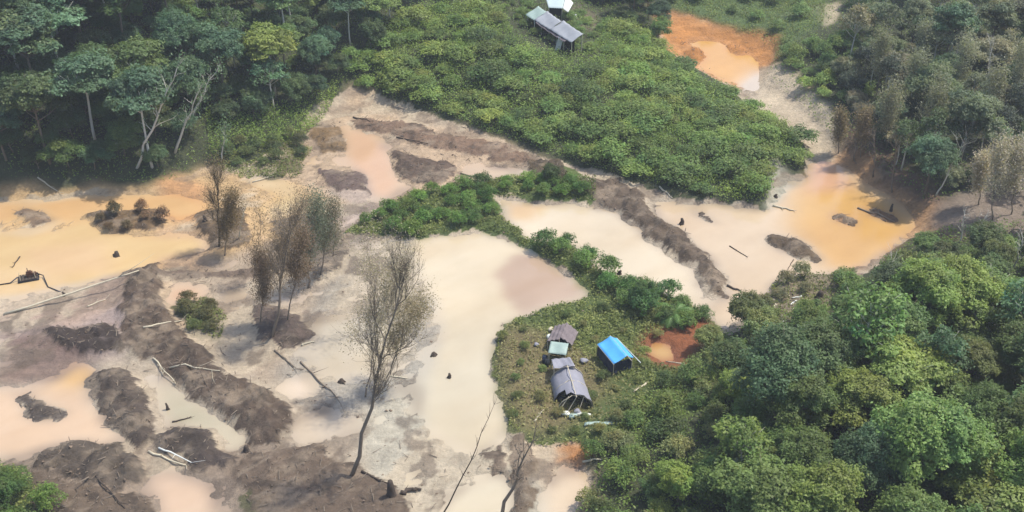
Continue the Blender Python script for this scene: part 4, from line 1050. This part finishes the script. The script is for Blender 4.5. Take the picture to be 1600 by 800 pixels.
LOGS = [
    ((8,492),(218,424),.16,M_TAN,'very long thin log forming the lower rim of the ochre pond'),
    ((135,480),(165,468),.09,M_TAN,'short pale forked log on the grey mud below the pond rim'),
    ((30,402),(20,418),.1,M_DARKW,'short dark log floating at the left edge of the ochre pond'),
    ((225,512),(285,502),.12,M_TAN,'pale crooked log on the upper end of the long mud ridge'),
    ((430,548),(460,575),.14,M_DEAD,'grey log slanting on the silt right of the mud ridge'),
    ((470,566),(525,622),.13,M_DEAD,'longest grey log slanting across the silt below the dark tree'),
    ((470,540),(490,534),.14,M_TAN,'short pale log beside the dark patch under the bare tree'),
    ((265,575),(345,580),.1,M_TAN,'pale branch lying level below the mud ridge'),
    ((240,560),(275,600),.1,M_TAN,'pale curved branch left of the level one'),
    ((232,708),(290,728),.14,M_TAN,'pale log on the dark heap at lower left'),
    ((248,700),(300,722),.1,M_WHITE,'whitish thin log above the pale log on the dark heap'),
    ((270,660),(300,652),.1,M_DARKW,'dark thin log standing out of the wet silt by the heap'),
    ((330,620),(310,575),.06,M_DARKW,'dark stick poking out of the grey puddle'),
    ((150,745),(195,795),.1,M_DARKW,'dark log running down off the speckled heap at the bottom left'),
    ((565,738),(615,762),.14,M_DARKW,'dark curved log right of the tall dead tree base'),
    ((625,770),(658,766),.26,M_DARKW,'thick dark log lying beside the dark stump at the bottom'),
    ((612,588),(637,592),.1,M_TAN,'short pale log on the silt behind the tall dead tree'),
    ((612,495),(630,468),.12,M_DARKW,'dark leaning stick in the silt by the tall tree crown'),
    ((1340,326),(1398,348),.14,M_DEAD,'long log on the thin bar in the orange end of the big pond'),
    ((1140,385),(1168,402),.08,M_DARKW,'thin dark stick floating in the big pond'),
    ((1136,448),(1156,455),.16,M_DARKW,'short dark curved log in the pond beside the berm end'),
    ((1240,406),(1228,425),.07,M_DARKW,'thin dark branch slanting in the pond below the bar'),
    ((910,722),(946,716),.13,M_TAN,'pale yellow log by the orange puddle below the camp'),
    ((900,276),(925,284),.12,M_TAN,'pale log on the bank above the long cream pond'),
    ((1030,292),(1050,310),.14,M_TAN,'pale log sticking out from the foot of the green bank'),
    ((1208,322),(1240,330),.16,M_TAN,'pale log at the tip of the green bank'),
    ((720,272),(770,282),.12,M_DEAD,'grey log beside the cream trickle above the grassy tip'),
    ((620,215),(668,225),.12,M_DARKW,'dark log near the head of the peach channel'),
    ((552,184),(578,190),.14,M_DARKW,'short dark log at the top of the peach channel'),
    ((60,278),(90,300),.12,M_TAN,'pale log at the foot of the upper left wood'),
    ((395,285),(428,275),.1,M_TAN,'pale log among scrub under the wood edge'),
    ((1598,118),(1560,135),.12,M_TAN,'pale log lying in the upper right wood'),
    ((835,660),(850,640),.1,M_TAN,'pale stick on the trampled grass left of the tarp hut'),
    ((1070,570),(1040,565),.1,M_TAN,'pale log at the edge of the small yellow pond'),
    ((1010,600),(990,612),.12,M_TAN,'pale curved log on the grass below the blue shelter'),
]
for i, (a, b_, r, mt, l) in enumerate(LOGS): log(a, b_, r, mt, l, 1+i % 3, 100+i)
rs = np.random.RandomState(12)
side = ['left','lower left','middle','upper','right','lower right','top','bottom','centre','far']
for i in range(10):
    px = 1205+rs.rand()*52; py = 462+rs.rand()*48; a = rs.rand()*3
    log((px, py), (px+math.cos(a)*16, py+math.sin(a)*10), .11, M_TAN if i % 2 else M_WHITE, 'pale bleached piece of wood in the driftwood pile on the right shore', 1, 300+i, 'driftwood on the right shore')
def stump(px, py, r, h_, label, seed, mat=None):
    g = at(px, py); e = empty('stump', g); m = MB(); rs = np.random.RandomState(seed)
    m.tube([(0,0,-.2),(0,0,.1),(rs.normal()*.05,0,h_*.5),(rs.normal()*.1,rs.normal()*.1,h_)], [r*1.5,r*1.15,r*.9,r*.6], 9); m.build('bole', mat or M_DARKW, e, True)
    for k in range(3):
        a = rs.rand()*6.28; L_ = r*(1.3+.8*rs.rand())
        m = MB(); m.tube([(0,0,.25),(math.cos(a)*L_*.5,math.sin(a)*L_*.5,.2),(math.cos(a)*L_,math.sin(a)*L_,-.05)], [r*.5,r*.35,r*.1], 5); m.build('root', mat or M_DARKW, e, True)
    tag(e, label, 'stump', 'stumps left in the mine')
for i, a in enumerate([(182,400,.35,.7,'dark stump at the right end of the ochre pond'),
    (100,462,.18,.6,'small dark stump on the pond rim left of the long mud ridge'),
    (612,775,.42,2.2,'tall ragged dark stump at the bottom, right of the tall dead tree'),
    (533,598,.35,.5,'low dark round stump on the pale silt left of the tall dead tree'),
    (385,705,.3,.8,'dark forked stump below the end of the mud ridge'),
    (858,262,.3,1.0,'dark stump under the small olive bush'),
    (1212,308,.25,.5,'dark stump beside the tip of the green bank'),
    (1065,350,.3,.9,'dark stump on the berm beside the long cream pond'),
    (968,428,.25,.6,'small dark stump on the lower rim of the long cream pond'),
    (1195,470,.25,.6,'small grey stump left of the driftwood pile'),
    (1280,465,.45,1.0,'big dark stump right of the driftwood pile'),
    (320,345,.25,.9,'small dark stump left of the short dark bare tree'),
    (262,640,.15,.9,'thin stump standing in the wet silt near the dark heap'),
    (678,555,.3,.4,'low stump on the silt right of the tall tree crown'),
    (702,590,.2,.6,'small stump right of the low one on the silt'),
    (1392,330,.2,1.2,'upright dark stump on the bar in the orange water')]): stump(*a[:4], a[4], i)

# twiggy debris and clods on the spoil (uncountable)
rs = np.random.RandomState(21); b = MB(); nst = 0
for P, c, h in MOUNDS:
    G = gpoly(P); x0, y0 = G.min(0)-.6; x1, y1 = G.max(0)+.6; n = int((x1-x0)*(y1-y0)*.8)
    for _ in range(n):
        x = x0+(x1-x0)*rs.rand(); y = y0+(y1-y0)*rs.rand()
        if not inpoly(np.array([x]), np.array([y]), G)[0] and rs.rand() < .75: continue
        z = hz(x, y)
        if z < .02: continue
        a = rs.rand()*6.28; L_ = .2+.9*rs.rand()**2; r_ = .02+.05*rs.rand()
        b.tube([(x, y, z+.05), (x+math.cos(a)*L_, y+math.sin(a)*L_, z+.08+.4*rs.rand()**2)], [r_, r_*.6], 4)
o = b.build('twig_litter', M_DEAD, None); tag(o, 'broken twigs and roots littering the dark mud heaps', 'twigs', None, 'stuff')
b = MB()
pals = []
for k in range(4200):
    px = rs.rand()*1500; py = 180+rs.rand()*640
    g = pz(px, py)
    j = np.searchsorted(YS, g[1]); i = np.searchsorted(XS, g[0])
    if m_area[j, i] < .5 or H[j, i] < .03: continue
    if rs.rand() > .25+.9*islands[j, i]: continue
    s = .05+.13*rs.rand()**2
    z = H[j, i]; v = rs.normal(size=(8, 3)); v /= np.linalg.norm(v, axis=1, keepdims=True)
    cb = np.array([[x_, y_, z_] for x_ in (-1, 1) for y_ in (-1, 1) for z_ in (-1, 1)])*.55+v*.5
    b.add(cb*s*np.array([1.2, 1, .7])+np.array([g[0], g[1], z+s*.2]), [(0,1,3,2),(4,6,7,5),(0,4,5,1),(2,3,7,6),(0,2,6,4),(1,5,7,3)])
M_CLOD = mat_basic('mud clods', srgb(140, 122, 104, K), .9, .3, .7)
o = b.build('clods', M_CLOD, None); tag(o, 'small clods and stones strewn over the bare mine ground', 'clods', None, 'stuff')
# thin haze of humid air
m = bpy.data.materials.new('humid air'); m.use_nodes = True; t = m.node_tree; t.nodes.clear()
pv = t.nodes.new('ShaderNodeVolumePrincipled'); pv.inputs['Color'].default_value = (.86, .92, 1, 1); pv.inputs['Density'].default_value = .0003
ou = t.nodes.new('ShaderNodeOutputMaterial'); t.links.new(pv.outputs[0], ou.inputs['Volume'])
hb = MB(); hb.box((0, 1050, 43), (5400, 4300, 90)); o = hb.build('haze', m); tag(o, 'thin humid haze over the whole valley', 'haze', None, 'stuff')
print('objects', len(COL.objects))
